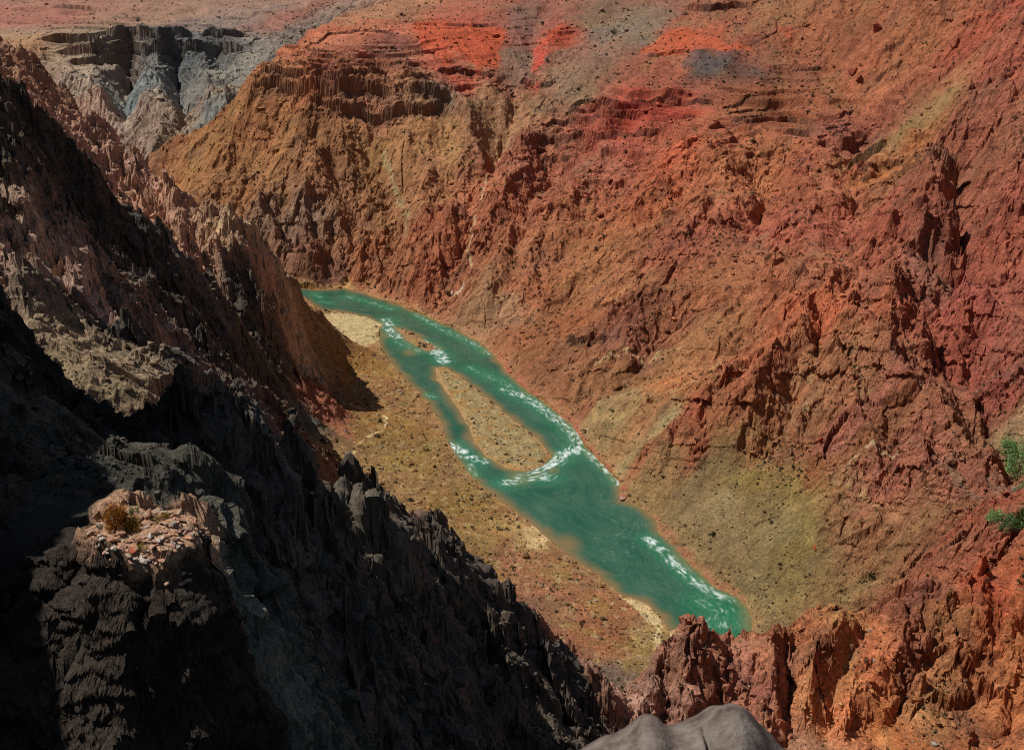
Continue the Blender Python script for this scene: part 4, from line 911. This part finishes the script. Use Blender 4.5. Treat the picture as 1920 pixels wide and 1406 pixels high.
# the smooth boulder just in front of the camera
def front_boulder():
    bm = bmesh.new(); W, N = 150, 46; Yc = 3.0
    prof = [(1020,1480),(1080,1425),(1116,1405),(1140,1393),(1165,1384),(1190,1368),(1210,1355),(1222,1352),(1240,1357),(1256,1369),(1270,1372),(1295,1365),(1325,1352),(1345,1340),(1362,1330),(1388,1326),(1404,1333),(1420,1345),(1438,1364),(1460,1384),(1484,1408),(1520,1450),(1560,1500)]
    xs = np.linspace(1020, 1560, W); top = np.interp(xs, [p[0] for p in prof], [p[1] for p in prof]); kr = np.array([1, 2, 3, 2, 1.])/9; top = np.convolve(np.pad(top, 2, 'edge'), kr, 'valid')
    crack = lambda px, v: .06*math.exp(-((px-(1322+v*22))/4.5)**2)*(v > -.05)
    rows_ = []
    for j in range(N):
        v = j/(N-1)*2-1                                    # -1 back foot ... 0 crest ... 1 near foot
        row = []
        for i in range(W):
            p = PY(xs[i], top[i]+17, Yc); dz = -(abs(v)**1.9)*(.55 if v > 0 else .9); dy = -v*.62
            n = float(noise(np.array([p[0]*5+v]), np.array([v*3.]), 71)[0])*.05+float(noise(np.array([p[0]*14+v*2]), np.array([v*9.]), 72)[0])*.014-.02*abs(float(noise(np.array([p[0]*6]), np.array([v*5.+3]), 73)[0]))
            row.append(bm.verts.new((p[0], p[1]+dy, p[2]+dz*(1+.0)+n*abs(v)**.5-crack(xs[i], v)*min(1, abs(v)*8+.3))))
        rows_.append(row)
    for j in range(N-1):
        for i in range(W-1): bm.faces.new((rows_[j][i], rows_[j][i+1], rows_[j+1][i+1], rows_[j+1][i]))
    low = [bm.verts.new((r.co.x, r.co.y, 415.6)) for r in rows_[0]]; low2 = [bm.verts.new((r.co.x, r.co.y, 415.6)) for r in rows_[-1]]
    for i in range(W-1): bm.faces.new((low[i+1], rows_[0][i+1], rows_[0][i], low[i])[::-1]); bm.faces.new((low2[i], rows_[-1][i], rows_[-1][i+1], low2[i+1])[::-1])
    bmesh.ops.recalc_face_normals(bm, faces=bm.faces); me = bpy.data.meshes.new('boulder'); bm.to_mesh(me); bm.free()
    for p in me.polygons: p.use_smooth = True
    me.materials.append(rock_mat('smooth_boulder_stone', '84796f', .3, 11, '4c3c36', .03)); o = bpy.data.objects.new('boulder', me); C.objects.link(o)
    tag(o, 'smooth grey-brown boulder close in front, with a dark crack, at the bottom edge', 'boulder')
front_boulder()
# ledge that the boulder and the viewer stand on, just below the picture
bm = bmesh.new(); g = np.random.default_rng(9); rr = []
for j in range(15):
    row = []
    for i in range(36):
        x = -3.2+i*.2; y = -2.2+j*.35; lim = .9+.35*math.sin(i*.7)+(2.0 if .05 < x < 1.35 else 0)
        z = 418.1+.05*g.random()-(.16*y if y > 0 else 0)-(max(0, y-lim)*3.2); z = min(z, 420-.92*y-.75) if y > .4 else z; row.append(bm.verts.new((x+g.normal(0, .03), y+g.normal(0, .03), z)))
    rr.append(row)
for j in range(14):
    for i in range(35): bm.faces.new((rr[j][i], rr[j][i+1], rr[j+1][i+1], rr[j+1][i]))
bmesh.ops.solidify(bm, geom=list(bm.faces), thickness=2.5)
bmesh.ops.recalc_face_normals(bm, faces=bm.faces)
me = bpy.data.meshes.new('rock_ledge'); bm.to_mesh(me); bm.free(); me.materials.append(rock_mat('ledge_stone', '7a6458', .3, 2)); o = bpy.data.objects.new('rock_ledge', me); C.objects.link(o); o['kind'] = 'structure'
# single boulders one can tell apart
FB = 'boulders standing out on the far slopes'
for k, (px, py, wd, dm, hc, lb) in enumerate((
 (1168, 935, 30, (1,.7,.35), 'c0988c', 'pale pink rock jutting into the river from the far bank'),
 (1620, 78, 22, (1,.8,.8), '8c4c34', 'left one of two big boulders high on the far slope'),
 (1642, 80, 30, (1,.8,.75), '94503a', 'right and larger one of two big boulders high on the far slope'),
 (958, 178, 18, (1,.7,.6), '6c4c3c', 'dark overhanging boulder in the middle of the red bowl'),
 (942, 18, 9, (1,.8,.9), '5c3c34', 'dark boulder high in the bowl near the top edge'),
 (1595, 170, 22, (1,.7,.7), '8c4834', 'jagged red boulder above the striped ledges'),
 (1728, 218, 10, (1,.8,1), '7c4838', 'small upright boulder on the olive shoulder'),
 (1765, 268, 16, (1,.8,.6), '804838', 'rounded boulder above the shadowed alcove'),
 (1540, 818, 14, (.8,.8,1.1), 'a04c30', 'small red outcrop standing in the olive talus slope'),
 (1528, 1028, 18, (1,.6,.4), 'a0502c', 'flat orange-red rock lying on the olive slope'),
 (1395, 996, 7, (1,.8,.7), 'd0c0b0', 'white boulder on the olive slope near the river'),
 (1393, 962, 8, (1,.8,.7), 'c09080', 'pink boulder on the olive slope above the white one'),
 (1558, 858, 8, (1,.8,.7), 'a05030', 'small red boulder below the red outcrop on the talus'),
 (920, 1049, 9, (1,.8,.7), 'd0b8a0', 'pale boulder on the gravel bench beside the dark ridge'),
 (848, 550, 12, (1,.8,1), 'b89888', 'pale washed boulders mouth of the ravine at the river'),
)): rock('boulder', px, py, wd, dm, hc, lb.replace('boulders mouth', 'boulder at the mouth'), FB, 700+k, lift=.3)['category'] = 'boulder'
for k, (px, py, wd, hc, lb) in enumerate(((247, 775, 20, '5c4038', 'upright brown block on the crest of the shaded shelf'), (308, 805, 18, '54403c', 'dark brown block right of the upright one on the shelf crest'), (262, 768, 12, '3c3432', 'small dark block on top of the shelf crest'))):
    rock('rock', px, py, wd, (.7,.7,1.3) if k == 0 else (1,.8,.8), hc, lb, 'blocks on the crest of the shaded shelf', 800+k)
print('done', round(time.time()-T0, 1))
